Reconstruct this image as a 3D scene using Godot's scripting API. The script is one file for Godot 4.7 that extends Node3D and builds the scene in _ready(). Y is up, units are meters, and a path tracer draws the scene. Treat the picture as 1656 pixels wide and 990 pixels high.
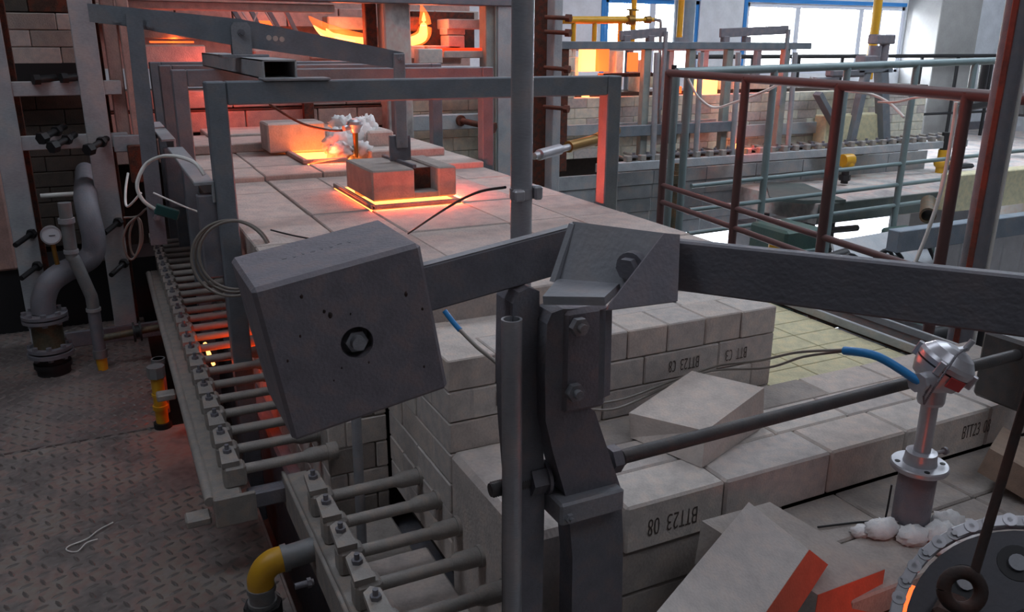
extends Node3D
# A glass-works hall: a brick feeder channel under steel portal frames, its counterweight lever in front,
# a second feeder line, railings and windows behind. y up, metres, the camera stands on the plate floor.

var M := {}
var taken := {}
var cache := {}
var ordinals: Array = []
var rng := RandomNumberGenerator.new()

func v(x: float, y: float, z: float) -> Vector3:
	return Vector3(x, y, z)

# ---------------------------------------------------------------- shapes
class Shape:
	var p := PackedVector3Array()
	var n := PackedVector3Array()
	func tri(a: Vector3, b: Vector3, c: Vector3, na: Vector3, nb: Vector3, nc: Vector3) -> void:
		if (b - a).cross(c - a).dot(na + nb + nc) > 0.0:
			p.append_array([a, c, b]); n.append_array([na, nc, nb])
		else:
			p.append_array([a, b, c]); n.append_array([na, nb, nc])
	func flat(a: Vector3, b: Vector3, c: Vector3, away: Vector3) -> void:
		var m := (b - a).cross(c - a).normalized()
		if m.dot((a + b + c) / 3.0 - away) < 0.0:
			m = -m
		tri(a, b, c, m, m, m)
	func quad(a: Vector3, b: Vector3, c: Vector3, d: Vector3, away: Vector3) -> void:
		flat(a, b, c, away); flat(a, c, d, away)
	func smooth_quad(a, b, c, d, na, nb, nc, nd) -> void:
		tri(a, b, c, na, nb, nc); tri(a, c, d, na, nc, nd)
	# a box with chamfered edges
	func box(c: Vector3, s: Vector3, bev := 0.0, bs := Basis()) -> Shape:
		var h := s * 0.5
		bev = min(bev, min(h.x, min(h.y, h.z)) * 0.9)
		if bev <= 0.0:
			for ax in 3:
				for sg in [-1.0, 1.0]:
					var o := Vector3.ZERO; o[ax] = sg * h[ax]
					var u := Vector3.ZERO; u[(ax + 1) % 3] = h[(ax + 1) % 3]
					var w := Vector3.ZERO; w[(ax + 2) % 3] = h[(ax + 2) % 3]
					quad(c + bs * (o - u - w), c + bs * (o + u - w), c + bs * (o + u + w), c + bs * (o - u + w), c)
			return self
		for ax in 3:
			var b1 := (ax + 1) % 3
			var b2 := (ax + 2) % 3
			for sg in [-1.0, 1.0]:
				var o := Vector3.ZERO; o[ax] = sg * h[ax]
				var u := Vector3.ZERO; u[b1] = h[b1] - bev
				var w := Vector3.ZERO; w[b2] = h[b2] - bev
				quad(c + bs * (o - u - w), c + bs * (o + u - w), c + bs * (o + u + w), c + bs * (o - u + w), c)
				for s2 in [-1.0, 1.0]:
					var e1 := Vector3.ZERO; e1[b1] = sg * h[b1]; e1[b2] = s2 * (h[b2] - bev)
					var e2 := Vector3.ZERO; e2[b1] = sg * (h[b1] - bev); e2[b2] = s2 * h[b2]
					var l := Vector3.ZERO; l[ax] = h[ax] - bev
					quad(c + bs * (e1 - l), c + bs * (e1 + l), c + bs * (e2 + l), c + bs * (e2 - l), c)
		for sx in [-1.0, 1.0]:
			for sy in [-1.0, 1.0]:
				for sz in [-1.0, 1.0]:
					var k := Vector3(sx, sy, sz)
					flat(c + bs * (k * Vector3(h.x, h.y - bev, h.z - bev)), c + bs * (k * Vector3(h.x - bev, h.y, h.z - bev)), c + bs * (k * Vector3(h.x - bev, h.y - bev, h.z)), c)
		return self
	# eight corners: four of the base in order round, four above them
	func hexa(q: Array) -> Shape:
		var c := Vector3.ZERO
		for a in q:
			c += a / 8.0
		quad(q[0], q[1], q[2], q[3], c); quad(q[4], q[5], q[6], q[7], c)
		for i in 4:
			var j := (i + 1) % 4
			quad(q[i], q[j], q[j + 4], q[i + 4], c)
		return self
	static func across(d: Vector3) -> Vector3:
		var k := d.cross(Vector3.UP)
		return (d.cross(Vector3.RIGHT) if k.length() < 0.05 else k).normalized()
	func cyl(a: Vector3, b: Vector3, r: float, r2 := -1.0, seg := 14, caps := true) -> Shape:
		if r2 < 0.0:
			r2 = r
		var d := (b - a).normalized()
		var u := across(d)
		var w := d.cross(u)
		for i in seg:
			var f := TAU * i / seg
			var g := TAU * (i + 1) / seg
			var nf := u * cos(f) + w * sin(f)
			var ng := u * cos(g) + w * sin(g)
			smooth_quad(a + nf * r, a + ng * r, b + ng * r2, b + nf * r2, nf, ng, ng, nf)
			if caps:
				tri(a, a + nf * r, a + ng * r, -d, -d, -d)
				tri(b, b + nf * r2, b + ng * r2, d, d, d)
		return self
	func pipe_end(a: Vector3, b: Vector3, r: float, inner: float, seg := 14) -> Shape:
		# an open tube: outside, inside and the ring at b
		var d := (b - a).normalized()
		var u := across(d)
		var w := d.cross(u)
		for i in seg:
			var f := TAU * i / seg
			var g := TAU * (i + 1) / seg
			var nf := u * cos(f) + w * sin(f)
			var ng := u * cos(g) + w * sin(g)
			smooth_quad(a + nf * r, a + ng * r, b + ng * r, b + nf * r, nf, ng, ng, nf)
			smooth_quad(a + nf * inner, a + ng * inner, b + ng * inner, b + nf * inner, -nf, -ng, -ng, -nf)
			for e in [[a, -d], [b, d]]:
				smooth_quad(e[0] + nf * r, e[0] + ng * r, e[0] + ng * inner, e[0] + nf * inner, e[1], e[1], e[1], e[1])
		return self
	func prism_n(a: Vector3, b: Vector3, r: float, sides := 6, turn := 0.0) -> Shape:
		var d := (b - a).normalized()
		var u := across(d)
		var w := d.cross(u)
		var c := (a + b) * 0.5
		for i in sides:
			var f := TAU * i / sides + turn
			var g := TAU * (i + 1) / sides + turn
			var nf := (u * cos(f) + w * sin(f)) * r
			var ng := (u * cos(g) + w * sin(g)) * r
			quad(a + nf, a + ng, b + ng, b + nf, c)
			flat(a, a + nf, a + ng, c); flat(b, b + nf, b + ng, c)
		return self
	func ring(c: Vector3, axis: Vector3, r: float, thick: float, seg := 40, sides := 8, arc := TAU, from := 0.0) -> Shape:
		var u := across(axis)
		var w := axis.normalized().cross(u)
		var pts: Array = []
		for i in seg + 1:
			var f := from + arc * i / seg
			pts.append(c + (u * cos(f) + w * sin(f)) * r)
		return tube(pts, thick, sides, false)
	func tube(pts: Array, r: float, seg := 8, curve := true) -> Shape:
		var q: Array = []
		if curve and pts.size() > 2:
			for i in pts.size() - 1:
				var a: Vector3 = pts[max(i - 1, 0)]
				var b: Vector3 = pts[i]
				var c: Vector3 = pts[i + 1]
				var d: Vector3 = pts[min(i + 2, pts.size() - 1)]
				for k in 6:
					q.append(b.cubic_interpolate(c, a, d, k / 6.0))
			q.append(pts[-1])
		else:
			q = pts
		var u := Vector3.ZERO
		var last: Array = []
		for i in q.size():
			var t: Vector3 = (q[min(i + 1, q.size() - 1)] - q[max(i - 1, 0)]).normalized()
			u = across(t) if u == Vector3.ZERO else (u - t * u.dot(t)).normalized()
			var w := t.cross(u)
			var row: Array = []
			for k in seg:
				row.append(u * cos(TAU * k / seg) + w * sin(TAU * k / seg))
			if i > 0:
				for k in seg:
					var j := (k + 1) % seg
					smooth_quad(q[i - 1] + last[k] * r, q[i - 1] + last[j] * r, q[i] + row[j] * r, q[i] + row[k] * r, last[k], last[j], row[j], row[k])
			if i == 0 or i == q.size() - 1:
				var m := -t if i == 0 else t
				for k in seg:
					tri(q[i], q[i] + row[k] * r, q[i] + row[(k + 1) % seg] * r, m, m, m)
			last = row
		return self
	# a tapered tongue: one radius per point
	func tongue(pts: Array, rad: Array, seg := 10) -> Shape:
		var q: Array = []
		var rr: Array = []
		for i in pts.size() - 1:
			for k in 5:
				q.append((pts[i] as Vector3).cubic_interpolate(pts[i + 1], pts[max(i - 1, 0)], pts[min(i + 2, pts.size() - 1)], k / 5.0))
				rr.append(lerpf(rad[i], rad[i + 1], k / 5.0))
		q.append(pts[-1]); rr.append(rad[-1])
		var last: Array = []
		for i in q.size():
			var t: Vector3 = (q[min(i + 1, q.size() - 1)] - q[max(i - 1, 0)]).normalized()
			var u := across(t)
			var w := t.cross(u)
			var row: Array = []
			for k in seg:
				row.append(u * cos(TAU * k / seg) + w * sin(TAU * k / seg))
			if i > 0:
				for k in seg:
					var j := (k + 1) % seg
					smooth_quad(q[i - 1] + last[k] * rr[i - 1], q[i - 1] + last[j] * rr[i - 1], q[i] + row[j] * rr[i], q[i] + row[k] * rr[i], last[k], last[j], row[j], row[k])
			last = row
		return self
	# profile of (radius, height) turned round an axis
	func lathe(o: Vector3, axis: Vector3, prof: Array, seg := 24) -> Shape:
		var d := axis.normalized()
		var u := across(d)
		var w := d.cross(u)
		for k in prof.size() - 1:
			var a: Vector2 = prof[k]
			var b: Vector2 = prof[k + 1]
			var e := b - a
			if e.length() < 1e-6:
				continue
			var m2 := Vector2(e.y, -e.x).normalized()
			for i in seg:
				var f := TAU * i / seg
				var g := TAU * (i + 1) / seg
				var df := u * cos(f) + w * sin(f)
				var dg := u * cos(g) + w * sin(g)
				smooth_quad(o + df * a.x + d * a.y, o + dg * a.x + d * a.y, o + dg * b.x + d * b.y, o + df * b.x + d * b.y, df * m2.x + d * m2.y, dg * m2.x + d * m2.y, dg * m2.x + d * m2.y, df * m2.x + d * m2.y)
		return self
	# outline in the plane (o, ux, uy), given thickness along its normal
	func plate(poly: Array, o: Vector3, ux: Vector3, uy: Vector3, thick: float) -> Shape:
		var nn := ux.cross(uy).normalized()
		var pv := PackedVector2Array(poly)
		var idx := Geometry2D.triangulate_polygon(pv)
		var at := func(q: Vector2) -> Vector3: return o + ux * q.x + uy * q.y
		for i in range(0, idx.size(), 3):
			var a: Vector3 = at.call(pv[idx[i]])
			var b: Vector3 = at.call(pv[idx[i + 1]])
			var c: Vector3 = at.call(pv[idx[i + 2]])
			tri(a, b, c, -nn, -nn, -nn)
			tri(a + nn * thick, b + nn * thick, c + nn * thick, nn, nn, nn)
		var ccw := not Geometry2D.is_polygon_clockwise(pv)
		for i in pv.size():
			var a: Vector3 = at.call(pv[i])
			var b: Vector3 = at.call(pv[(i + 1) % pv.size()])
			var m := (b - a).cross(nn).normalized()
			if not ccw:
				m = -m
			tri(a, b, b + nn * thick, m, m, m); tri(a, b + nn * thick, a + nn * thick, m, m, m)
		return self
	# flat polygon given by its corners in space, thickened along its own normal
	func slab(pts: Array, thick: float) -> Shape:
		var o: Vector3 = pts[0]
		var ux: Vector3 = (pts[1] - o).normalized()
		var nn: Vector3 = ux.cross(pts[pts.size() - 1] - o).normalized()
		var uy := nn.cross(ux)
		var poly: Array = []
		for q in pts:
			poly.append(Vector2((q - o).dot(ux), (q - o).dot(uy)))
		return plate(poly, o - nn * thick * 0.5, ux, uy, thick)
	# a straight bar of rectangular section, w across and h along `up`
	func bar(a: Vector3, b: Vector3, w: float, h: float, bev := 0.002, up := Vector3.UP) -> Shape:
		var d := (b - a).normalized()
		var s := d.cross(up).normalized()
		if s.length() < 0.1:
			s = d.cross(Vector3.FORWARD).normalized()
		var t := s.cross(d)
		return box((a + b) * 0.5, Vector3((b - a).length(), h, w), bev, Basis(d, t, s))
	# L-section along a -> b with legs along u and w
	func angle(a: Vector3, b: Vector3, u: Vector3, w: Vector3, t := 0.006) -> Shape:
		var du := u.normalized()
		var dw := w.normalized()
		for q in [[u, dw * t], [w, du * t]]:
			hexa([a, a + q[0], a + q[0] + q[1], a + q[1], b, b + q[0], b + q[0] + q[1], b + q[1]])
		return self
	# a lumpy ball
	func lump(c: Vector3, r: Vector3, sd: int, rough := 0.35, lat := 10, lon := 14) -> Shape:
		var fn := FastNoiseLite.new()
		fn.seed = sd; fn.frequency = 1.4
		var g: Array = []
		for i in lat + 1:
			var row: Array = []
			for j in lon + 1:
				var th := PI * i / lat
				var ph := TAU * (j % lon) / lon
				var d := Vector3(sin(th) * cos(ph), cos(th), sin(th) * sin(ph))
				row.append(c + d * r * (1.0 + rough * fn.get_noise_3dv(d * 1.5 + c)))
			g.append(row)
		for i in lat:
			for j in lon:
				var na: Vector3 = ((g[i][j] - c) / r).normalized()
				var nb: Vector3 = ((g[i][j + 1] - c) / r).normalized()
				var nc: Vector3 = ((g[i + 1][j + 1] - c) / r).normalized()
				var nd: Vector3 = ((g[i + 1][j] - c) / r).normalized()
				smooth_quad(g[i][j], g[i][j + 1], g[i + 1][j + 1], g[i + 1][j], na, nb, nc, nd)
		return self
	func mesh(off: Vector3) -> ArrayMesh:
		var q := PackedVector3Array()
		for a in p:
			q.append(a - off)
		var arr := []
		arr.resize(Mesh.ARRAY_MAX)
		arr[Mesh.ARRAY_VERTEX] = q
		arr[Mesh.ARRAY_NORMAL] = n
		var m := ArrayMesh.new()
		m.add_surface_from_arrays(Mesh.PRIMITIVE_TRIANGLES, arr)
		return m
	func base() -> Vector3:
		var b := AABB(p[0], Vector3.ZERO)
		for a in p:
			b = b.expand(a)
		return Vector3(b.get_center().x, b.position.y, b.get_center().z)

func S() -> Shape:
	return Shape.new()

# ---------------------------------------------------------------- naming
func numbered(called: String) -> String:
	var k: int = taken.get(called, -1) + 1
	taken[called] = k
	return called if k == 0 else "%s_%03d" % [called, k]

func where(node: Node) -> Vector3:
	var o := Vector3.ZERO
	while node != self:
		o += node.position
		node = node.get_parent()
	return o

func tag(o: Node, label: String, category: String, group := "") -> Node:
	o.set_meta("label", label); o.set_meta("category", category)
	if group != "":
		o.set_meta("group", group)
	return o

func thing(called: String, label: String, category: String, at: Vector3, group := "") -> Node3D:
	var o := Node3D.new()
	o.name = numbered(called)
	add_child(o)
	o.position = at
	tag(o, label, category, group)
	return o

# one named mesh from shapes given in hall coordinates
func obj(called: String, s: Shape, m: Material, parent: Node = null, label := "") -> MeshInstance3D:
	var o := MeshInstance3D.new()
	if parent == null:
		o.name = numbered(called)
		add_child(o)
		o.position = s.base()
		o.mesh = s.mesh(o.position)
	else:
		o.name = called
		parent.add_child(o, true)
		o.mesh = s.mesh(where(parent))
	o.material_override = m
	if label != "":
		o.set_meta("label", label)
	return o

func one(called: String, s: Shape, m: Material, label: String, category: String, group := "") -> MeshInstance3D:
	var o := obj(called, s, m)
	tag(o, label, category, group)
	return o

func struct(called: String, s: Shape, m: Material) -> MeshInstance3D:
	var o := obj(called, s, m)
	o.set_meta("kind", "structure")
	return o

# a piece (brick, tile, plank) that shares its mesh with alike ones
func piece(called: String, parent: Node, c: Vector3, s: Vector3, m: Material, bev := 0.003, turn := 0.0) -> MeshInstance3D:
	var key := "%.3f %.3f %.3f %.4f" % [s.x, s.y, s.z, bev]
	if not cache.has(key):
		cache[key] = S().box(Vector3.ZERO, s, bev).mesh(Vector3.ZERO)
	var o := MeshInstance3D.new()
	o.name = called
	parent.add_child(o, true)
	o.mesh = cache[key]
	o.position = c - where(parent)
	o.rotation.y = turn
	o.material_override = m
	return o

func pick(list: Array) -> Material:
	return list[rng.randi() % list.size()]

# courses of bricks in running bond: o = lower corner, along = direction of the course, back = depth direction
func courses(parent: Node, o: Vector3, along: Vector3, length: float, rows: int, bl: float, bh: float, bd: float, mats: Array, first := 0.0, joint := 0.003) -> void:
	var back := Vector3.UP.cross(along)
	for r in rows:
		var a := -bl * (0.5 if r % 2 else 0.0) - first
		while a < length - 0.01:
			var s: float = max(a, 0.0)
			var e: float = min(a + bl, length)
			if e - s > 0.02:
				var c := o + along * ((s + e) * 0.5) + Vector3.UP * (bh * (r + 0.5)) + back * (bd * 0.5 + rng.randf_range(-0.002, 0.002))
				var sz := Vector3(snappedf(e - s - joint, 0.001), bh - joint, bd)
				piece("brick", parent, c, sz, pick(mats), 0.003, atan2(-along.z, along.x))
			a += bl

func lettering(text: String, parent: Node, c: Vector3, right: Vector3, up: Vector3, size: float, m: Material, narrow := 1.0) -> void:
	var t := TextMesh.new()
	var f := SystemFont.new()
	f.font_names = PackedStringArray(["Droid Sans Mono"])
	t.font = f; t.text = text; t.font_size = 32; t.depth = 0.02; t.pixel_size = 1.0 / 32.0
	var o := MeshInstance3D.new()
	o.name = "lettering"
	parent.add_child(o, true)
	o.mesh = t
	o.material_override = m
	var pos := c - where(parent)
	var pb: Basis = parent.basis if parent is MeshInstance3D else Basis()
	o.transform = Transform3D(pb.inverse() * Basis(right * size * narrow, up * size, right.cross(up) * 0.02), pb.inverse() * pos)

# ---------------------------------------------------------------- materials
var noise_images := {}
func grain(kind: String) -> Array:
	if noise_images.has(kind):
		return noise_images[kind]
	var big := FastNoiseLite.new(); big.seed = 11; big.frequency = 0.012; big.fractal_octaves = 4
	var fine := FastNoiseLite.new(); fine.seed = 5; fine.frequency = 0.09; fine.fractal_octaves = 3
	var spot := FastNoiseLite.new(); spot.seed = 23; spot.noise_type = FastNoiseLite.TYPE_CELLULAR; spot.frequency = 0.03
	var w := 512
	var ib := big.get_seamless_image(w, w)
	var fi := fine.get_seamless_image(w, w)
	var si := spot.get_seamless_image(w, w)
	var al := Image.create(w, w, false, Image.FORMAT_RGB8)
	var he := Image.create(w, w, false, Image.FORMAT_RGB8)
	for y in w:
		for x in w:
			var b := ib.get_pixel(x, y).r
			var f := fi.get_pixel(x, y).r
			var s := si.get_pixel(x, y).r
			var c := 1.0
			var h := f
			var tint := Color(1, 1, 1)
			match kind:
				"brick":
					c = 0.90 + 0.08 * f + 0.16 * (b - 0.5)
					if s < 0.06: c *= 0.8
					h = 0.7 * f + 0.3 * smoothstep(0.05, 0.2, s)
					tint = Color(1, 1, 1).lerp(Color(1.0, 0.98, 0.965), smoothstep(0.5, 0.75, b))
				"steel":
					var sc := fi.get_pixel((x * 1) % w, (y * 5) % w).r
					c = 0.84 + 0.16 * b + 0.10 * (sc - 0.5)
					tint = Color(1, 1, 1).lerp(Color(1.03, 0.98, 0.95), smoothstep(0.5, 0.8, b))
				"rust":
					c = 0.62 + 0.4 * b + 0.25 * (f - 0.5)
					tint = Color(1, 1, 1).lerp(Color(1.12, 0.88, 0.78), smoothstep(0.45, 0.65, b))
				"floor":
					c = 0.72 + 0.42 * b + 0.2 * (f - 0.5)
					tint = Color(1, 1, 1).lerp(Color(1.1, 0.95, 0.92), smoothstep(0.42, 0.68, b))
				"plain":
					c = 0.92 + 0.1 * b + 0.04 * (f - 0.5)
			al.set_pixel(x, y, Color(clampf(c * tint.r, 0, 1), clampf(c * tint.g, 0, 1), clampf(c * tint.b, 0, 1)))
			he.set_pixel(x, y, Color(h, h, h))
	he.bump_map_to_normal_map(3.0)
	noise_images[kind] = [ImageTexture.create_from_image(al), ImageTexture.create_from_image(he)]
	return noise_images[kind]

func mk(called: String, hex: String, rough: float, metal := 0.0, kind := "", scale := 1.0, bump := 0.5) -> StandardMaterial3D:
	var m := StandardMaterial3D.new()
	m.albedo_color = Color(hex)
	m.roughness = rough
	m.metallic = metal
	if kind != "":
		var g := grain(kind)
		m.albedo_texture = g[0]
		if bump > 0.0:
			m.normal_enabled = true
			m.normal_texture = g[1]
			m.normal_scale = bump
		m.uv1_triplanar = true
		m.uv1_world_triplanar = true
		m.uv1_scale = Vector3.ONE * scale
	M[called] = m
	return m

func hot(called: String, hex: String, e: float) -> void:
	var m := StandardMaterial3D.new()
	m.albedo_color = Color(hex)
	m.emission_enabled = true
	m.emission = Color(hex)
	m.emission_energy_multiplier = e
	m.roughness = 0.9
	M[called] = m

func materials() -> void:
	mk("brick_a", "d8d0c9", 0.92, 0, "brick", 3.0)
	mk("brick_b", "cdc5c0", 0.92, 0, "brick", 3.6)
	mk("brick_c", "d3c8c0", 0.92, 0, "brick", 2.6)
	mk("brick_dust", "aaa29c", 0.95, 0, "brick", 2.2)
	mk("tile_a", "c8bcb5", 0.93, 0, "brick", 1.6)
	mk("tile_b", "bcb1ab", 0.93, 0, "brick", 2.0)
	mk("yellow_brick", "dad4b0", 0.92, 0, "brick", 2.4)
	mk("line_brick", "e6e4d4", 0.92, 0, "brick", 2.0)
	mk("red_brick", "bf9c94", 0.9, 0, "brick", 2.0)
	mk("cast", "c8beb8", 0.92, 0, "brick", 1.8)
	mk("mortar", "4a423d", 0.98, 0, "brick", 3.0)
	mk("steel", "989aa0", 0.55, 0.12, "steel", 1.6, 0.25)
	mk("steel_dark", "7c7c84", 0.6, 0.12, "steel", 2.2, 0.3)
	mk("cast_iron", "86828a", 0.62, 0.12, "steel", 2.6, 0.35)
	mk("frame_paint", "7c848d", 0.55, 0.1, "steel", 1.2, 0.15)
	mk("column_paint", "b0b5ba", 0.6, 0.05, "steel", 0.9, 0.12)
	mk("burner_steel", "a39e99", 0.62, 0.12, "steel", 3.0, 0.3)
	mk("galv", "b4b7bd", 0.42, 0.4, "steel", 1.5, 0.12)
	mk("rail_brown", "5c403f", 0.5, 0.0, "plain", 1.0, 0.0)
	mk("post_grey", "98a09c", 0.55, 0.05, "steel", 1.2, 0.1)
	mk("plate_dark", "5b6664", 0.6, 0.05, "steel", 1.0, 0.1)
	mk("sprocket", "45454b", 0.5, 0.2, "steel", 2.0, 0.1)
	mk("rail_red", "8a4a40", 0.5, 0.0, "rust", 1.0, 0.2)
	mk("rail_green", "7c8e90", 0.5, 0.0, "plain", 1.0, 0.0)
	mk("machine_green", "4c6862", 0.5, 0.0, "steel", 0.8, 0.1)
	mk("yellow_paint", "cc9a22", 0.45, 0.0, "plain", 1.5, 0.0)
	mk("black", "1a1a1d", 0.6, 0.0, "plain", 2.0, 0.0)
	mk("rust", "6a463a", 0.85, 0.1, "rust", 2.5, 0.4)
	mk("rod", "5e5c5d", 0.55, 0.5, "steel", 3.0, 0.2)
	mk("floor_plate", "857d79", 0.72, 0.15, "floor", 0.7, 0.3)
	mk("floor_plate_dark", "7d7471", 0.72, 0.15, "floor", 0.55, 0.3)
	mk("tread", "736c68", 0.5, 0.2, "plain", 2.0, 0.0)
	mk("concrete", "bdbab8", 0.85, 0, "floor", 0.35, 0.15)
	mk("wall_paint", "dde1e6", 0.85, 0, "plain", 0.5, 0.0)
	mk("wall_grey", "9a9a98", 0.85, 0, "plain", 0.5, 0.0)
	mk("ceiling", "9ea0a3", 0.9, 0, "plain", 0.3, 0.0)
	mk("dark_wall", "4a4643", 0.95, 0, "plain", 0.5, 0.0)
	mk("blue_frame", "2f7fc4", 0.5)
	mk("white_frame", "d4d8e2", 0.5)
	mk("white_panel", "d5d8dc", 0.6, 0, "plain", 0.7, 0.0)
	mk("cable_white", "e9e7e2", 0.6)
	mk("cable_grey", "7a736c", 0.5)
	mk("cable_blue", "1f7fc0", 0.45)
	mk("wool", "efeeee", 1.0, 0, "brick", 6.0, 0.8)
	mk("alu", "b9b9be", 0.36, 0.55, "plain", 3.0, 0.0)
	mk("label_red", "a33333", 0.5)
	mk("ink", "544b46", 0.9)
	mk("beam_blue", "8a97a3", 0.6, 0.05, "steel", 0.8, 0.1)
	mk("green_box", "1e4a48", 0.5)
	mk("dial", "c8ccd2", 0.4)
	mk("pipe_grey", "8a8c8e", 0.5, 0.3, "steel", 2.0, 0.1)
	mk("pipe_khaki", "6a6552", 0.6, 0.1, "rust", 1.5, 0.2)
	mk("brass", "8a6a35", 0.45, 0.7)
	mk("orange_glow_paint", "c9644c", 0.85, 0, "brick", 3.0, 0.3)  # furnace glow on two brick faces, put into the colour
	mk("shade_brick", "5a524c", 0.95, 0, "brick", 2.4)  # dark tone carries the shade on the left furnace flank
	mk("dark_rust", "3d302c", 0.8, 0.1, "rust", 3.0, 0.3)
	mk("pink_brick", "c9a79d", 0.92, 0, "brick", 2.0)
	mk("rubble", "a89484", 0.98, 0, "brick", 5.0, 1.0)
	hot("glow_white", "ff8a40", 6.0)
	hot("glow_orange", "ff6a30", 1.5)
	hot("glow_red", "ff3c18", 1.2)
	hot("glow_yellow", "ffb468", 2.4)
	hot("flame", "ffa858", 4.0)
	hot("flame_edge", "ff7a30", 1.0)
	M["flame_edge"].transparency = BaseMaterial3D.TRANSPARENCY_ALPHA
	M["flame_edge"].albedo_color = Color(1.0, 0.5, 0.25, 0.4)
	hot("bright_panel", "eef3ff", 3.0)
	var gl := StandardMaterial3D.new()
	gl.albedo_color = Color(0.9, 0.95, 1.0, 0.06)
	gl.transparency = BaseMaterial3D.TRANSPARENCY_ALPHA
	gl.roughness = 0.05
	M["glass"] = gl

# ---------------------------------------------------------------- small builders
func bolt_head(s: Shape, c: Vector3, axis: Vector3, r := 0.012, stud := 0.012) -> void:
	var d := axis.normalized()
	s.prism_n(c, c + d * r * 0.8, r)
	s.cyl(c + d * r * 0.8, c + d * (r * 0.8 + stud), r * 0.5, -1, 8)

func area(at: Vector3, towards: Vector3, size: Vector2, color: Color, energy: float) -> void:
	var l := AreaLight3D.new()
	l.name = numbered("area_light")
	l.area_size = size
	l.light_color = color
	l.light_energy = energy
	l.area_range = 40.0
	l.shadow_enabled = true
	add_child(l)
	l.position = at
	var up := Vector3.UP if absf(towards.normalized().y) < 0.95 else Vector3.FORWARD
	l.look_at_from_position(at, at + towards, up)

func glow(at: Vector3, color: Color, energy: float, size := 0.03) -> void:
	var l := OmniLight3D.new()
	l.name = numbered("glow_light")
	l.light_color = color
	l.light_energy = energy
	l.light_size = size
	l.omni_range = 20.0
	l.omni_attenuation = 2.0
	l.shadow_enabled = true
	add_child(l)
	l.position = at

# four corners of the top face, thickness under it
func tilted(p0: Vector3, p1: Vector3, p3: Vector3, th: float) -> Shape:
	var nn := (p1 - p0).cross(p3 - p0).normalized()
	if nn.y < 0.0:
		nn = -nn
	var p2 := p1 + p3 - p0
	var d := -nn * th
	return S().hexa([p0, p1, p2, p3, p0 + d, p1 + d, p2 + d, p3 + d])

# orange furnace glow put in as colour on the side of a tilted brick that runs from p1 along p0 -> p3
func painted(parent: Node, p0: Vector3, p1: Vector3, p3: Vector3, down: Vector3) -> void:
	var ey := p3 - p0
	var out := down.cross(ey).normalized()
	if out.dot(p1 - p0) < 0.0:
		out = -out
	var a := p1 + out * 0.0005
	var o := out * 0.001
	obj("orange_glow_face", S().hexa([a, a + ey, a + ey + down, a + down, a + o, a + ey + o, a + ey + down + o, a + down + o]), M.orange_glow_paint, parent, "orange glow coloured onto the brick face")

# ---------------------------------------------------------------- the place
func _ready() -> void:
	rng.seed = 4
	materials()
	camera_sky_lights()
	shell()
	feeder()
	portal_frames()
	burner_row_front()
	burner_row_back()
	lever_and_stand()
	deck_things()
	hot_blocks()
	upper_lever()
	melting_furnace()
	left_columns()
	second_line()
	railings()
	lower_machines()
	cables()

var FILL_LAMPS := [  # fill lamps added to brighten the hall, all out of view
	[Vector3(2.6, 4.3, -4.9), 4.6, "over the far end of the channel"],
	[Vector3(6.0, 4.3, -3.6), 9.0, "over the gap beside the railings"],
	[Vector3(9.6, 4.3, -5.8), 11.0, "over the far platform"],
	[Vector3(1.6, 4.3, 1.0), 0.35, "just behind the camera"],
	[Vector3(-1.4, 4.3, -1.8), 1.6, "over the plate floor"]]

func camera_sky_lights() -> void:
	var cam := Camera3D.new()
	cam.name = "camera"
	cam.fov = rad_to_deg(2.0 * atan(495.0 / 1340.0))
	cam.near = 0.05
	add_child(cam)
	cam.position = v(0, 1.3, 0)
	cam.rotation_degrees = v(-17.7, -26.2, 0.3)
	var we := WorldEnvironment.new()
	we.name = "world_environment"
	var e := Environment.new()
	var sm := ProceduralSkyMaterial.new()
	sm.sky_top_color = Color("dfe8f5"); sm.sky_horizon_color = Color("f6f8fb")
	sm.ground_bottom_color = Color("b9bcc0"); sm.ground_horizon_color = Color("e6e8ea")
	sm.sky_energy_multiplier = 5.0; sm.ground_energy_multiplier = 2.0
	var sky := Sky.new(); sky.sky_material = sm
	e.background_mode = Environment.BG_SKY
	e.sky = sky
	e.tonemap_mode = Environment.TONE_MAPPER_LINEAR
	e.tonemap_exposure = 1.0
	e.sdfgi_enabled = true; e.ssao_enabled = true; e.ssil_enabled = true
	we.environment = e
	add_child(we)
	# added fill lamps: unseen panels under the ceiling and the light under each
	for q in FILL_LAMPS:
		area(q[0] + v(0, -0.1, 0), Vector3.DOWN, Vector2(2.4, 1.2), Color(0.90, 0.95, 1.0), q[1])
	# daylight just inside the two windows of the back wall
	area(v(9.27, 1.32, -8.8), v(0, 0, 1), Vector2(3.0, 0.9), Color(0.93, 0.96, 1.0), 3.0)
	area(v(6.3, 1.32, -8.8), v(0, 0, 1), Vector2(1.3, 0.8), Color(0.93, 0.96, 1.0), 2.0)

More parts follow.
